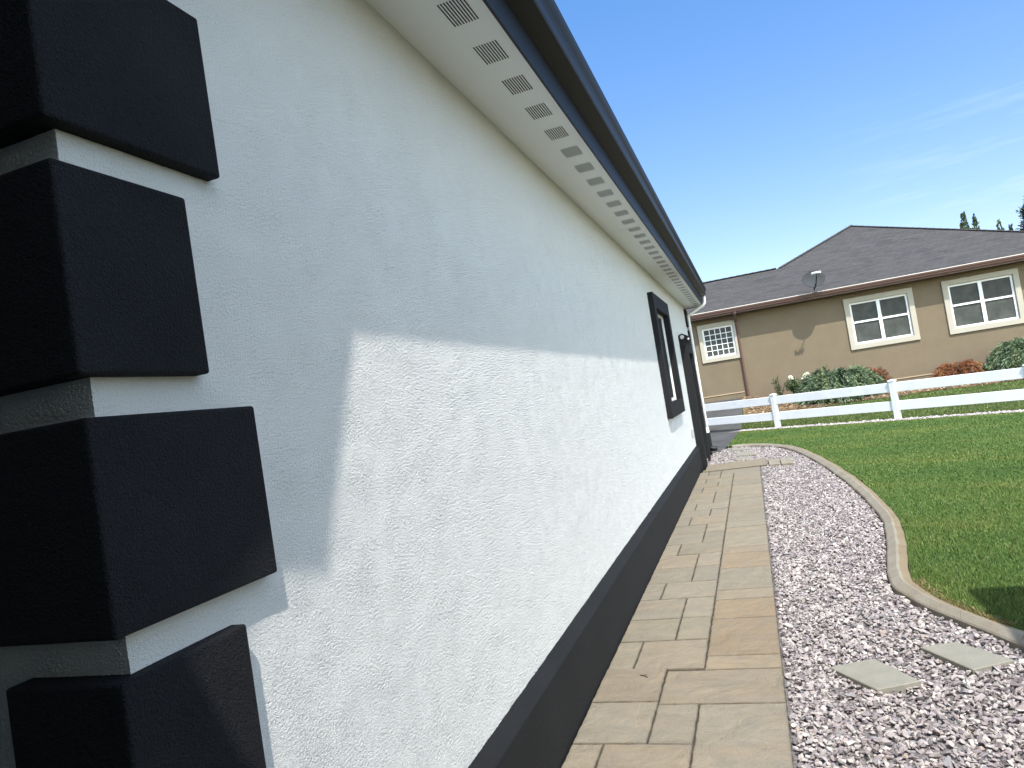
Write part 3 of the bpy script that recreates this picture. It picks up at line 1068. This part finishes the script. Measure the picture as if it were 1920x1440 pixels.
# black foam blocks on the near corner
P_ = .036; PF = .05
zb = 2.238
bpy.context.view_layer.update()
for k in range(-1, 5):
    bot = zb - .4625 * k
    topz = bot + .387
    if topz > SOF - .02: topz = SOF - .03
    if bot < .36: bot = .375
    longy = (k % 2 == 0)
    ye = 1.354 if longy else 1.230
    xe = -1.56 if longy else -1.37
    poly = [(xe, Y0 - PF), (WX + P_, Y0 - PF), (WX + P_, ye), (WX - .012, ye), (WX - .012, Y0 + .012), (xe, Y0 + .012)]
    mb = MB(); mb.prism(poly, 'z', bot, topz)
    mb.build("corner_block", M['black_stucco'], house, .007, 3)
# far corner blocks
for k in range(0, 7):
    bot = 3.16 - .4625 * (k + 1) + .05
    if bot < .3: continue
    ln = .30 if k % 2 else .42
    mb = MB(); mb.box(WX - .01, WX + P_, Y1 - ln, Y1 + P_, bot, bot + .387)
    mb.build("corner_block", M['black_stucco'], house, .006, 2)

# plinth with a sloping top
PL = [(WX - .01, -.08), (WX + .056, -.08), (WX + .056, .352), (WX + .05, .36), (WX + .0, .405), (WX - .01, .405)]
mb = MB()
mb.prism([(x, z) for x, z in PL], 'y', Y0 - .05, DOOR[0] - .16)
mb.prism([(x, z) for x, z in PL], 'y', DOOR[1] + .16, Y1 + .05)
mb.build("plinth", M['plinth'], house)
MB().box(-9, WX + .05, Y0 - .05, Y0 - .001, -.08, .36).build("plinth", M['plinth'], house)

# soffit with slotted vents
SX = -.7285
sof = MB().box(-1.14, SX, Y0 - .02, Y1 + .26, SOF, SOF + .018).build("soffit", M['soffit'], house)
vent_proto = None
VY0 = 2.613 - .3775 * 4
k = 0
y = VY0
while y < Y1 + .15:
    if vent_proto is None:
        mb = MB()
        for s in range(9):
            xx = -.908 + s * .0128
            mb.box(xx, xx + .0048, y - .09, y + .09, SOF - .0016, SOF + .004)
        vent_proto = mb.build("vent", M['slot'], sof)
        v0 = y
    else:
        c = vent_proto.copy(); COL.objects.link(c); c.parent = sof
        c.location = (0, y - v0, 0)
    y += .3775
for yj in (3.40 + 3.66, 3.40 + 7.32):
    MB().box(-1.12, SX - .002, yj, yj + .012, SOF - .003, SOF + .002).build("joint_strip", M['soffit'], sof)

# fascia board and gutter
YF0, YF1 = .95, 16.2
mb = MB()
mb.box(-.738, -.725, YF0, YF1, 3.178, 3.50)
mb.box(-1.16, -.725, YF1, YF1 + .02, 3.178, 3.50)
mb.build("fascia", M['gutter'], house)
G = [(-.724, 3.340), (-.642, 3.364), (-.631, 3.367), (-.626, 3.378), (-.626, 3.430), (-.620, 3.455), (-.609, 3.475), (-.602, 3.495), (-.600, 3.530), (-.612, 3.534), (-.615, 3.524), (-.608, 3.515), (-.611, 3.495),
     (-.630, 3.46), (-.636, 3.435), (-.638, 3.385), (-.715, 3.362), (-.715, 3.534), (-.724, 3.534)]
mb = MB(); mb.prism(G, 'y', .93, 15.95)
mb.prism([(-.715, 3.362), (-.638, 3.385), (-.636, 3.435), (-.630, 3.46), (-.611, 3.495), (-.608, 3.515), (-.615, 3.524), (-.715, 3.524)], 'y', 15.94, 15.953)
gut = mb.build("gutter", M['gutter'], house)

# roof of the white house
mb = MB()
E = (-.70, 3.53)
RP = .42
mb.add([(E[0], .6, E[1]), (E[0], 16.42, E[1]), (-5.2, 16.42, E[1] + RP * 4.58), (-5.2, .6, E[1] + RP * 4.58), (-9.8, .6, E[1]), (-9.8, 16.42, E[1])],
       [(0, 1, 2, 3), (3, 2, 5, 4), (0, 3, 4), (1, 5, 2)])
mb.build("roof", M['shingle'], house)

# unseen porch roof added behind the viewer, its edge shaped to throw the shade on the near part of the wall
PO = [(-.70, 1.03), (-.593, .927), (-.375, .215), (-.392, .068), (-.325, -.375), (-.231, -.43), (4.6, -.55), (4.6, -2.6), (-7.5, -2.6), (-7.5, .93), (-.7, .93)]  # carried far to the right to darken the corner's front face
mb = MB(); mb.prism(PO, 'z', 3.478, 3.58)
mb.build("shade_porch_roof", M['gutter'], house)
mb = MB(); mb.box(-7.5, 4.4, -1.75, -1.55, -.1, 3.476)
mb.build("shade_porch_wall", M['grey_stucco'], house)  # unseen wall added to keep light off the corner's front face
mb = MB(); mb.box(-7.4, -3.6, -1.55, .9, -.1, 3.476)
mb.build("shade_porch_wall", M['grey_stucco'], house)  # second unseen wall, added to close the left side against light

# window on the long wall
win = empty("window", (WX, 10.2, 2.0), None, None)
win.parent = house; win.location = Vector((WX, 10.2, 2.0)) - house.location


def ring(mb, x0, x1, o, i):
    """rectangular ring in the y-z plane from x0 to x1; o and i are (y0,y1,z0,z1)"""
    mb.box(x0, x1, o[0], i[0], o[2], o[3]); mb.box(x0, x1, i[1], o[1], o[2], o[3])
    mb.box(x0, x1, i[0], i[1], o[2], i[2]); mb.box(x0, x1, i[0], i[1], i[3], o[3])
    return mb


def ring_solid(x0, x1, o, i):
    mb = MB()
    V = []
    for x in (x0, x1):
        for r in (o, i):
            V += [(x, r[0], r[2]), (x, r[1], r[2]), (x, r[1], r[3]), (x, r[0], r[3])]
    F = []
    for k in range(4):
        k2 = (k + 1) % 4
        F += [(k, k2, 4 + k2, 4 + k), (8 + k, 8 + k2, 12 + k2, 12 + k), (k, k2, 8 + k2, 8 + k), (4 + k, 4 + k2, 12 + k2, 12 + k)]
    mb.add(V, F)
    return mb


TO = (WIN[0] - .2, WIN[1] + .2, WIN[2] - .2, WIN[3] + .2)
ring_solid(WX - .015, WX + .073, TO, (WIN[0] + .004, WIN[1] - .004, WIN[2] + .004, WIN[3] - .004)).build("trim", M['black_foam'], win, .006, 2)
ring_solid(WX - .10, WX - .018, (WIN[0] + .002, WIN[1] - .002, WIN[2] + .002, WIN[3] - .002), (WIN[0] + .042, WIN[1] - .042, WIN[2] + .042, WIN[3] - .042)).build("frame", M['vinyl'], win, .004, 1)
MB().box(WX - .05, WX - .042, WIN[0] + .05, WIN[1] - .05, WIN[2] + .05, WIN[3] - .05).build("pane", M['dark_screen'], win)

# side door with a deep black surround
door = empty("side_door", (WX, 13.8, 0), None, None)
door.parent = house; door.location = Vector((WX, 13.8, 0)) - house.location
mb = MB()
V = []
DO = (DOOR[0] - .15, DOOR[1] + .15, -.05, 2.26)
for x in (WX - .02, WX + .135):
    V += [(x, DO[0], DO[2]), (x, DO[0], DO[3]), (x, DO[1], DO[3]), (x, DO[1], DO[2]), (x, DOOR[1] - .004, DO[2]), (x, DOOR[1] - .004, 2.096), (x, DOOR[0] + .004, 2.096), (x, DOOR[0] + .004, DO[2])]
F = [(0, 1, 6, 7), (1, 2, 5, 6), (2, 3, 4, 5)]
F += [tuple(8 + i for i in q) for q in F] + [(i, (i + 1) % 8, 8 + (i + 1) % 8, 8 + i) for i in range(8)]
mb.add(V, F)
mb.build("trim", M['black_foam'], door, .005, 1)
dl = MB().box(WX - .11, WX - .06, DOOR[0] + .01, DOOR[1] - .01, .03, 2.09)
dl.build("door_leaf", M['black'], door, .004, 1)
MB().tube([(WX - .05, DOOR[0] + .1, 1.0), (WX - .01, DOOR[0] + .1, 1.0), (WX - .01, DOOR[0] + .2, 1.0)], .011, 8).build("handle", M['grey_plastic'], door, smooth=True)
MB().box(WX - .1, WX + .09, DOOR[0] + .006, DOOR[1] - .006, -.05, .028).build("threshold", M['concrete'], door, .004, 1)

# flood light with two heads on the door surround
fl = empty("flood_light", (WX, 13.2, 2.3), None, None)
fl.parent = house; fl.location = Vector((WX, 13.2, 2.3)) - house.location
mb = MB()
mb.tube([(WX + .0, 13.29, 2.37), (WX + .03, 13.29, 2.37)], .06, 16)
mb.tube([(WX + .03, 13.29, 2.37), (WX + .10, 13.27, 2.40), (WX + .19, 13.27, 2.36)], .016, 8)
mb.tube([(WX + .06, 13.29, 2.26), (WX + .06, 13.29, 2.38)], .02, 8)
mb.prism([(WX - .0, 2.22), (WX + .20, 2.22), (WX + .215, 2.35), (WX + .19, 2.395), (WX + .07, 2.468), (WX + .02, 2.44), (WX, 2.36)], 'y', 13.24, 13.32)
mb.build("bracket", M['black'], fl)
for (hx, hz, rr) in ((WX + .068, 2.395, .056), (WX + .176, 2.345, .030)):
    d = Vector((.25, -1, -.18)).normalized()
    c0 = Vector((hx, 13.2, hz))
    mb = MB(); mb.tube([c0 - d * .14, c0 - d * .11, c0 - d * .03, c0, c0 - d * .001], [rr * .55, rr * .9, rr, rr * 1.06, rr * .86], 18)
    hd = mb.build("lamp_head", M['black'], fl, smooth=False)
    mb = MB(); mb.tube([c0 - d * .008, c0 + d * .003, c0 + d * .006], [rr * .70, rr * .66, rr * .4], 16)
    mb.build("lens", M['lens'], hd, smooth=True)

# outlet box low on the wall
ob = MB().box(WX, WX + .045, 12.62, 12.72, .60, .74).build("outlet_box", M['grey_plastic'], house, .008, 2)

# white downspout with a black flexible boot at the far corner
ds = MB()
pts = [(-.672, 15.88, 3.37), (-.672, 15.88, 3.26), (-.680, 15.88, 3.205), (-.71, 15.88, 3.165), (-1.02, 15.88, 3.02), (-1.055, 15.88, 2.995), (-1.066, 15.88, 2.95), (-1.066, 15.88, .46), (-1.062, 15.88, .44)]
ds.tube(pts, .042, 14, rx=.036)
dso = ds.build("downspout", M['white_metal'], house, smooth=True)
MB().tube([(-1.066, 15.88, .52), (-1.066, 15.88, .40)], .052, 12, rx=.046).build("collar", M['white_metal'], dso, .004, 1)
bt = MB()
bp, br_ = [], []
for i in range(40):
    tt = i / 39
    if tt < .55:
        p = Vector((-1.064, 15.88, .41 - .30 * tt / .55))
    else:
        a = (tt - .55) / .45 * math.pi / 2
        p = Vector((-1.064 + .15 * (1 - math.cos(a)) + .0, 15.88 - .10 * math.sin(a) * 0, .11 - .075 * math.sin(a)))
    bp.append(p); br_.append(.05 + .005 * (i % 2))
bt.tube(bp, br_, 14)
bt.build("boot", M['black'], dso, smooth=True)

# ------------------------------------------------------------------ neighbouring tan house
TH = rad(1.5)
nd = Vector((math.cos(TH), math.sin(TH), 0)); nn = Vector((-math.sin(TH), math.cos(TH), 0)); NP = Vector((0, 24.0, 0))


def NX(p):
    """house coordinates (along the wall, away from the viewer, up) to the world"""
    return NP + nd * p[0] + nn * p[1] + Vector((0, 0, p[2]))


tan = empty("tan_house", NX((4.5, 0, .4)), "tan stucco house with dark hip roof and white framed windows behind the white fence", "house")
ZE = 3.653
NW = [(3.21, 4.84, 1.87, 3.17), (5.93, 7.62, 1.865, 3.18)]
SW = (-1.26, -.28, 2.19, 3.18)
mb = MB(NX)
holes = NW + [SW]
us = sorted({-9, 9.7, *[h[0] for h in holes], *[h[1] for h in holes]}); zs = sorted({-.3, 3.6, *[h[2] for h in holes], *[h[3] for h in holes]})
for i in range(len(us) - 1):
    for j in range(len(zs) - 1):
        a, b, c, d = us[i], us[i + 1], zs[j], zs[j + 1]
        if any(h[0] <= a and b <= h[1] and h[2] <= c and d <= h[3] for h in holes): continue
        mb.add([(a, 0, c), (b, 0, c), (b, 0, d), (a, 0, d)], [(0, 1, 2, 3)])
for a, b, c, d in holes:
    mb.add([(a, 0, c), (b, 0, c), (b, 0, d), (a, 0, d), (a, .1, c), (b, .1, c), (b, .1, d), (a, .1, d)], [(0, 1, 5, 4), (1, 2, 6, 5), (2, 3, 7, 6), (3, 0, 4, 7)])
mb.add([(9.7, 0, -.3), (9.7, 15, -.3), (9.7, 15, 3.6), (9.7, 0, 3.6)], [(0, 1, 2, 3)])
mb.add([(-9, 0, -.3), (-9, 5, -.3), (-9, 5, 3.6), (-9, 0, 3.6)], [(0, 1, 2, 3)])
mb.build("wall", M['tan'], tan)
# slim ledge at the foot of the stucco, stepping with the ground
MB(NX).box(-9, -.24, -.02, .0, .94, .965).build("ledge", M['ledge'], tan)
MB(NX).box(-.10, 9.7, -.02, .0, .63, .655).build("ledge", M['ledge'], tan)

# roof: hip block and lower wing sharing the front slope
S = .48
ev = -.46
a0, a1 = -1.1, 10.25
half = (a1 - a0) / 2
ax = (a0 + a1) / 2
A = (ax, ev + half, ZE + S * half)
B = (ax, 14.0, ZE + S * half)
mb = MB(NX)
th = .035
mb.add([(a0, ev, ZE), (a1, ev, ZE), A, B, (a0, 14, ZE), (a1, 14, ZE)], [(0, 1, 2), (0, 2, 3, 4), (1, 5, 3, 2), (4, 3, 5)])
rz = 4.955; rv = ev + (rz - ZE) / S
mb.add([(-10, ev, ZE), (a0 + .001, ev, ZE), (a0 + (rv - ev), rv, rz), (-10, rv, rz), (-10, 2 * rv - ev, ZE), (a0 + .4, 2 * rv - ev, ZE)], [(0, 1, 2, 3), (3, 2, 5, 4)])
roof = mb.build("roof", M['shingle'], tan)
# ridge caps
mb = MB(NX)
def cap_line(p, q, n=None):
    p, q = Vector(p), Vector(q)
    L_ = (q - p).length; k = max(1, int(L_ / .24))
    for i in range(k):
        a = p.lerp(q, i / k); b = p.lerp(q, (i + 1.15) / k)
        mb.tube([a + Vector((0, 0, .012)), b + Vector((0, 0, .022))], .075, 6, rx=.022)
cap_line((a0 + (rv - ev), rv, rz), A); cap_line(A, (a1, ev, ZE)); cap_line((-10, rv, rz), (a0 + (rv - ev) - .15, rv, rz)); cap_line(A, B)
mb.build("ridge_cap", M['shingle'], roof)
# soffit, fascia, gutter
MB(NX).box(-10, 10.2, ev + .03, .0, ZE - .16, ZE - .145).build("soffit", M['brown_gutter'], tan)
MB(NX).box(-10, 10.22, ev + .0, ev + .03, ZE - .18, ZE - .015).build("fascia", M['brown_gutter'], tan)
GN = [(ev - .002, ZE - .125), (ev - .075, ZE - .125), (ev - .085, ZE - .10), (ev - .088, ZE - .075), (ev - .108, ZE - .055), (ev - .115, ZE - .02), (ev - .115, ZE - .004), (ev - .104, ZE - .004), (ev - .10, ZE - .04), (ev - .02, ZE - .05), (ev - .002, ZE - .01)]
mb = MB(NX); mb.prism(GN, 'x', -10, 10.22)
gn = mb.build("gutter", M['brown_gutter'], tan)
MB(NX).box(-10, 10.22, ev - .121, ev - .098, ZE - .005, ZE + .012).build("gutter_lip", M['drip'], gn)
# downspout
mb = MB(NX)
mb.tube([(-.16, ev - .05, ZE - .12), (-.16, ev - .05, ZE - .18), (-.16, ev + .1, ZE - .27), (-.16, -.10, ZE - .36), (-.16, -.05, ZE - .42), (-.16, -.05, .70), (-.17, -.12, .62)], .048, 4)
mb.build("downspout", M['brown_gutter'], tan)


def ring_n(u0, u1, z0, z1, w, v0, v1):
    mb = MB(NX)
    V = []
    for v in (v0, v1):
        for r in ((u0, u1, z0, z1), (u0 + w, u1 - w, z0 + w, z1 - w)):
            V += [(r[0], v, r[2]), (r[1], v, r[2]), (r[1], v, r[3]), (r[0], v, r[3])]
    F = []
    for k in range(4):
        k2 = (k + 1) % 4
        F += [(k, k2, 4 + k2, 4 + k), (8 + k, 8 + k2, 12 + k2, 12 + k), (k, k2, 8 + k2, 8 + k), (4 + k, 4 + k2, 12 + k2, 12 + k)]
    return mb.add(V, F)


for i, (a, b, c, d) in enumerate(NW + [SW]):
    small = i == 2
    w = empty("window", (0, 0, 0), None, None)
    w.parent = tan; w.location = NX(((a + b) / 2, 0, c)) - tan.location
    tw = .13 if small else .15
    ring_n(a - tw, b + tw, c - tw, d + tw, tw, -.055, .0).build("trim", M['cream'], w, .006, 1)
    if small: w['label'] = "small grid window beside the downspout"
    ring_n(a + .001, b - .001, c + .001, d - .001, .06, .015, .08).build("frame", M['vinyl'], w, .004, 1)
    mb = MB(NX)
    if not small:
        mu = (a + b) / 2; mz = c + (d - c) * .525
        mb.box(mu - .048, mu + .048, .012, .075, c + .06, d - .06)
        mb.box(a + .06, mu - .048, .02, .07, mz - .028, mz + .028); mb.box(mu + .048, b - .06, .02, .07, mz - .028, mz + .028)
    else:
        n_ = 5
        for q in range(1, n_):
            uu = a + .06 + (b - a - .12) * q / n_
            mb.box(uu - .011, uu + .011, .03, .05, c + .06, d - .06)
            zz = c + .06 + (d - c - .12) * q / n_
            mb.box(a + .06, b - .06, .032, .048, zz - .011, zz + .011)
    mb.build("muntin", M['vinyl'], w)
    MB(NX).box(a + .05, b - .05, .055, .062, c + .05, d - .05).build("pane", M['screen'], w)

# ------------------------------------------------------------------ satellite dish on the gutter edge
dpos = NX((2.25, ev - .12, ZE + .0))
dish = empty("satellite_dish", dpos, "grey oval satellite dish on a mast at the tan house's gutter", "satellite dish")
nrm = (Vector((.10, -1, .36))).normalized()
rx_ = Vector((1, .1, 0)).normalized(); rx_ = (rx_ - nrm * rx_.dot(nrm)).normalized(); ry_ = nrm.cross(rx_) * -1
if ry_.z < 0: ry_ = -ry_
cen = dpos + Vector((0.0, -.25, .385))
V, F = [], []
NR, NS = 7, 36
for side in (0, 1):
    for i in range(NR + 1):
        r = i / NR
        for k in range(NS):
            a = 2 * math.pi * k / NS
            p = cen + rx_ * (.325 * r * math.cos(a)) + ry_ * (.27 * r * math.sin(a)) + nrm * (.075 * r * r - .075 - .012 * side)
            V.append(p)
o_ = (NR + 1) * NS
for side in (0, 1):
    for i in range(NR):
        for k in range(NS):
            a = side * o_ + i * NS + k; b = side * o_ + i * NS + (k + 1) % NS
            F.append((a, b, b + NS, a + NS))
for k in range(NS):
    a = NR * NS + k; b = NR * NS + (k + 1) % NS
    F.append((a, b, b + o_, a + o_))
mb = MB(); mb.add(V, F); mb.build("reflector", M['dish'], dish, smooth=True)
mb = MB()
mb.tube([cen + rx_ * (.327 * math.cos(2 * math.pi * k / 40)) + ry_ * (.272 * math.sin(2 * math.pi * k / 40)) for k in range(41)], .007, 6)
mb.build("rim", M['dish_dark'], dish, smooth=True)
bot = cen - ry_ * .27
lnb = cen + nrm * .58 - ry_ * .09
mb = MB(); mb.tube([dpos + Vector((0, .02, -.02)), dpos + Vector((0, .03, .12)), bot + Vector((0, .05, .05)), cen - nrm * .12], .022, 8)
mb.build("mast", M['dish_dark'], dish, smooth=True)
mb = MB(); mb.tube([bot - nrm * .03, bot + nrm * .12 + ry_ * .0, lnb - ry_ * .03], .018, 8)
mb.build("feed_arm", M['dish_dark'], dish, smooth=True)
mb = MB()
mb.tube([lnb - rx_ * .13, lnb + rx_ * .11], .032, 10)
for q in (-.12, -.01, .10):
    mb.tube([lnb + rx_ * q, lnb + rx_ * q - nrm * .07], .03, 10)
mb.build("feed_horn", M['dish_light'], dish, smooth=True)
mb = MB(); mb.box(-.07, .07, -.05, .05, -.01, .01)
mb.v = [tuple(Vector(p) + dpos + Vector((0, .03, -.005))) for p in mb.v]
mb.build("bracket", M['dish_dark'], dish)

# ------------------------------------------------------------------ white ranch fence
posts = [-2.9, .03, 3.2, 5.86, 8.9, 11.9, 14.9]
f0 = Vector((FA[0] + FD[0] * .03, FA[1] + FD[1] * .03, 0))
fence = empty("rail_fence", f0, "white two-rail vinyl fence along the far edge of the lawn", "fence")
fd = Vector((FD[0], FD[1], 0)); fn = Vector((FN[0], FN[1], 0)); fa = Vector((FA[0], FA[1], 0))


def FX(p): return fa + fd * p[0] + fn * p[1] + Vector((0, 0, p[2]))


for s in posts:
    zt = .885
    p_ = MB(FX).box(s - .058, s + .058, -.058, .058, -.1, zt).build("post", M['fence'], fence, .006, 1)
    mb = MB(FX).box(s - .068, s + .068, -.068, .068, zt - .018, zt + .008)
    mb.add([(s - .064, -.064, zt + .008), (s + .064, -.064, zt + .008), (s + .064, .064, zt + .008), (s - .064, .064, zt + .008), (s, 0, zt + .03)], [(0, 1, 4), (1, 2, 4), (2, 3, 4), (3, 0, 4)])
    mb.build("cap", M['fence'], p_)
for a, b in zip(posts[:-1], posts[1:]):
    for z0, z1 in ((.215, .425), (.628, .838)):
        MB(FX).box(a + .058, b - .058, -.025, .025, z0, z1).build("rail", M['fence'], fence, .006, 1)

# ------------------------------------------------------------------ shrubs in the bark bed
tz = lambda x, y: float(terrain(x, y))
drooping_shrub("juniper", 2.35, 22.5, tz(2.35, 22.1) - .05, 1.22, .85, .98, 640, JUN, "wide blue green drooping juniper below the first big window of the tan house", .13)
drooping_shrub("juniper", 7.25, 22.9, tz(7.25, 22.6) - .05, 1.1, .75, 1.08, 480, JUN, "blue green juniper at the right end of the bark bed", .13)
drooping_shrub("laceleaf_maple", 5.55, 23.05, tz(5.55, 23.05), .74, .5, .60, 330, MAP, "low orange brown laceleaf maple between the two big windows", .07, droop=1.3)
drooping_shrub("laceleaf_maple", 3.3, 23.35, tz(3.3, 23.35), .68, .35, .75, 190, RED, "reddish laceleaf maple showing above the wide juniper", .07, droop=1.2)
root = empty("rose_bush", (1.32, 22.9, tz(1.32, 22.9)), "small rose bush with white blooms at the left end of the wide juniper", "shrub")
P, D, C, curves, fl_pts = [], [], [], [], []
for k in range(26):
    a = rng.uniform(0, 2 * np.pi); l = rng.uniform(.45, .75)
    b0 = np.array([1.32, 22.9, tz(1.32, 22.9)])
    tip = b0 + np.array([math.cos(a) * .32, math.sin(a) * .2, l])
    pts = np.array([b0 + (tip - b0) * t_ + np.array([0, 0, .05 * math.sin(t_ * 3)]) for t_ in np.linspace(0, 1, 8)])
    curves.append(pts); fl_pts.append(tip)
    for p in pts[2:]:
        P.append(p[None] + rng.normal(0, .035, (14, 3))); D.append(rng.normal(size=(14, 3)) + np.array([0, 0, .3]))
        C.append(np.repeat(np.array([[.06, .10, .035]]) * rng.uniform(.8, 1.3), 14, 0))
leaf_mesh("foliage", *map(np.concatenate, (P, D)), .055, .32, np.concatenate(C), root)
stem_mesh(curves, "stem", root, r0=.007)
fl_pts = sorted(fl_pts, key=lambda p: -p[2])
for p in [fl_pts[0] + np.array([.02, -.05, .03]), fl_pts[1], fl_pts[2] + np.array([-.03, 0, 0]), np.array([1.55, 22.85, 1.2]), np.array([1.12, 22.85, 1.18]), np.array([1.2, 22.82, 1.1]), np.array([1.62, 22.85, 1.23])]:
    q = p + rng.normal(0, .004, (46, 3))
    leaf_mesh("bloom", q, rng.normal(size=(46, 3)) + np.array([0, -.2, .5]), .06, .42, np.repeat(np.array([[.82, .80, .66]]), 46, 0) * rng.uniform(.9, 1.05, (46, 1)), root)
root = empty("weed_plant", (.78, 23.0, tz(.78, 23.0)), "thin upright weed against the tan wall, left of the rose bush", "plant")
P, D, C, curves = [], [], [], []
for k in range(9):
    a = rng.uniform(0, 2 * np.pi); l = rng.uniform(.45, .72)
    b0 = np.array([.78, 23.0, tz(.78, 23.0)])
    pts = np.array([b0 + np.array([math.cos(a) * .16 * t_, math.sin(a) * .12 * t_, l * t_]) for t_ in np.linspace(0, 1, 8)])
    curves.append(pts)
    for p in pts[1:]:
        P.append(p[None] + rng.normal(0, .012, (7, 3))); D.append(rng.normal(size=(7, 3)) + np.array([0, 0, .9])); C.append(np.repeat(np.array([[.10, .11, .055]]) * rng.uniform(.8, 1.2), 7, 0))
leaf_mesh("foliage", *map(np.concatenate, (P, D)), .075, .16, np.concatenate(C), root)
stem_mesh(curves, "stem", root, r0=.005)


# ------------------------------------------------------------------ trees far behind the tan house
def far_tree(name, x, y, h, r, spikes, pal, label, seed, leaf=.45, group=None):
    g = np.random.default_rng(seed)
    root = empty(name, (x, y, 0), label, "tree", group)
    MB().tube([(x, y, -.3), (x + .05, y, h * .35), (x, y, h * .8)], [.24, .17, .05], 8).build("trunk", M['wood'], root, smooth=True)
    P, D, C = [], [], []
    for k in range(spikes):
        a = g.uniform(0, 2 * np.pi)
        rr = r * math.sqrt(g.uniform(0, 1)) if k else 0
        z0 = g.uniform(.12, .55) * h
        top = h * (1 - .16 * (rr / r)) * g.uniform(.86, 1.0) if k else h
        if k % 3: top = z0 + (top - z0) * g.uniform(.45, 1)
        n_ = 620
        t_ = g.uniform(0, 1, n_) ** .8
        wdt = .5 * r * np.sin(np.clip(t_ * .93 + .07, 0, 1) * np.pi) ** .8 + .03
        an = g.uniform(0, 2 * np.pi, n_)
        cx_ = x + rr * math.cos(a) * (.35 + .65 * t_); cy_ = y + rr * math.sin(a) * (.35 + .65 * t_)
        P.append(np.stack([cx_ + np.cos(an) * wdt, cy_ + np.sin(an) * wdt, z0 + (top - z0) * t_], 1))
        D.append(np.stack([np.cos(an) * .5, np.sin(an) * .5, np.full(n_, 2.0)], 1) + g.normal(0, .35, (n_, 3)))
        c = np.array(pal[g.integers(0, len(pal))]) * g.uniform(.75, 1.25)
        C.append(np.repeat(c[None], n_, 0) * g.uniform(.85, 1.15, (n_, 1)))
    leaf_mesh("crown", *map(np.concatenate, (P, D)), leaf, .26, np.concatenate(C), root)
    return root


POP = [(.055, .085, .03), (.075, .105, .035), (.045, .07, .028), (.10, .12, .04)]
grp = "poplar tops beyond the roof"
far_tree("poplar", 16.55, 60.0, 10.5, .5, 26, POP, "tallest poplar top, leftmost above the tan house's roof", 1, .22, grp)
far_tree("poplar", 17.28, 60.2, 10.2, .5, 26, POP, "second poplar top above the roof, with two points", 2, .22, grp)
far_tree("poplar", 18.66, 60.0, 9.5, .42, 20, POP, "short poplar top standing alone above the roof's right slope", 3, .2, grp)
far_tree("poplar", 19.46, 60.4, 9.0, .3, 12, POP, "tiny poplar tip beside the dark conifer", 4, .2, grp)
CON = [(.028, .042, .022), (.04, .055, .026), (.02, .03, .018), (.055, .065, .03)]
root = empty("conifer", (20.75, 59.0, 0), "dark ragged conifer at the right edge above the tan house's roof", "tree")
MB().tube([(20.75, 59, -.3), (20.75, 59, 6), (20.75, 59, 10.6)], [.3, .2, .04], 8).build("trunk", M['wood'], root, smooth=True)
P, D, C = [], [], []
g = np.random.default_rng(9)
for k in range(210):
    z = g.uniform(1.0, 10.75)
    rad_ = (1.45 - .95 * (z / 11) ** 2.2) * g.uniform(.35, 1.0) * (1 + .28 * math.sin(z * 5.3))
    a = g.uniform(0, 2 * np.pi)
    c0 = np.array([20.75 + rad_ * math.cos(a), 59 + rad_ * math.sin(a), z])
    n_ = 90
    P.append(c0 + g.normal(0, (.20, .20, .13), (n_, 3)))
    D.append(np.array([math.cos(a), math.sin(a), .35]) * .8 + g.normal(0, .6, (n_, 3)))
    C.append(np.repeat((np.array(CON[g.integers(0, 4)]) * g.uniform(.75, 1.3))[None], n_, 0))
leaf_mesh("crown", *map(np.concatenate, (P, D)), .24, .2, np.concatenate(C), root)

# ------------------------------------------------------------------ unseen parasol added right of the view, sized to shade the near lawn
ps = empty("shade_parasol", (3.3, 2.2, 0), "unseen square beige parasol added to shade the near lawn", "parasol")
mb = MB()
zc = 2.35
x0p, x1p, y0p, y1p = 1.83, 4.6, 1.0, 3.67
mb.add([(x0p, y0p, zc), (x1p, y0p, zc), (x1p, y1p, zc), (x0p, y1p, zc), (3.3, 2.3, zc + .5)], [(0, 1, 4), (1, 2, 4), (2, 3, 4), (3, 0, 4)])
mb.add([(x0p, y0p, zc - .03), (x1p, y0p, zc - .03), (x1p, y1p, zc - .03), (x0p, y1p, zc - .03), (3.3, 2.3, zc + .46)], [(4, 1, 0), (4, 2, 1), (4, 3, 2), (4, 0, 3)])
mb.build("canopy", M['canvas'], ps)
MB().tube([(3.3, 2.3, 0), (3.3, 2.3, 2.84)], .025, 10).build("pole", M['wood'], ps, smooth=True)
for cx_, cy_ in ((x0p, y0p), (x1p, y0p), (x1p, y1p), (x0p, y1p)):
    MB().tube([(3.3, 2.3, zc + .42), (cx_, cy_, zc - .04)], .012, 6).build("rib", M['wood'], ps, smooth=True)
MB().box(3.05, 3.55, 2.05, 2.55, .0, .07).build("base", M['concrete'], ps, .01, 1)

# a dry twig dropped on the paving
mb = MB()
mb.tube([(-.845, 3.955, .004), (-.825, 3.945, .007), (-.80, 3.925, .004)], .003, 5); mb.tube([(-.825, 3.945, .007), (-.812, 3.957, .006)], .002, 5)
mb.v = [tuple(Vector(p) - Vector((-.82, 3.94, 0))) for p in mb.v]
o = mb.build("twig", M['wood'], smooth=True); o.location = (-.82, 3.94, 0)
tag(o, "small dark dry twig lying on a tan paver of the path", "twig")

for o in bpy.data.objects:
    if o.type == 'MESH' and o.parent is None and 'label' not in o and 'kind' not in o:
        print("UNTAGGED", o.name)
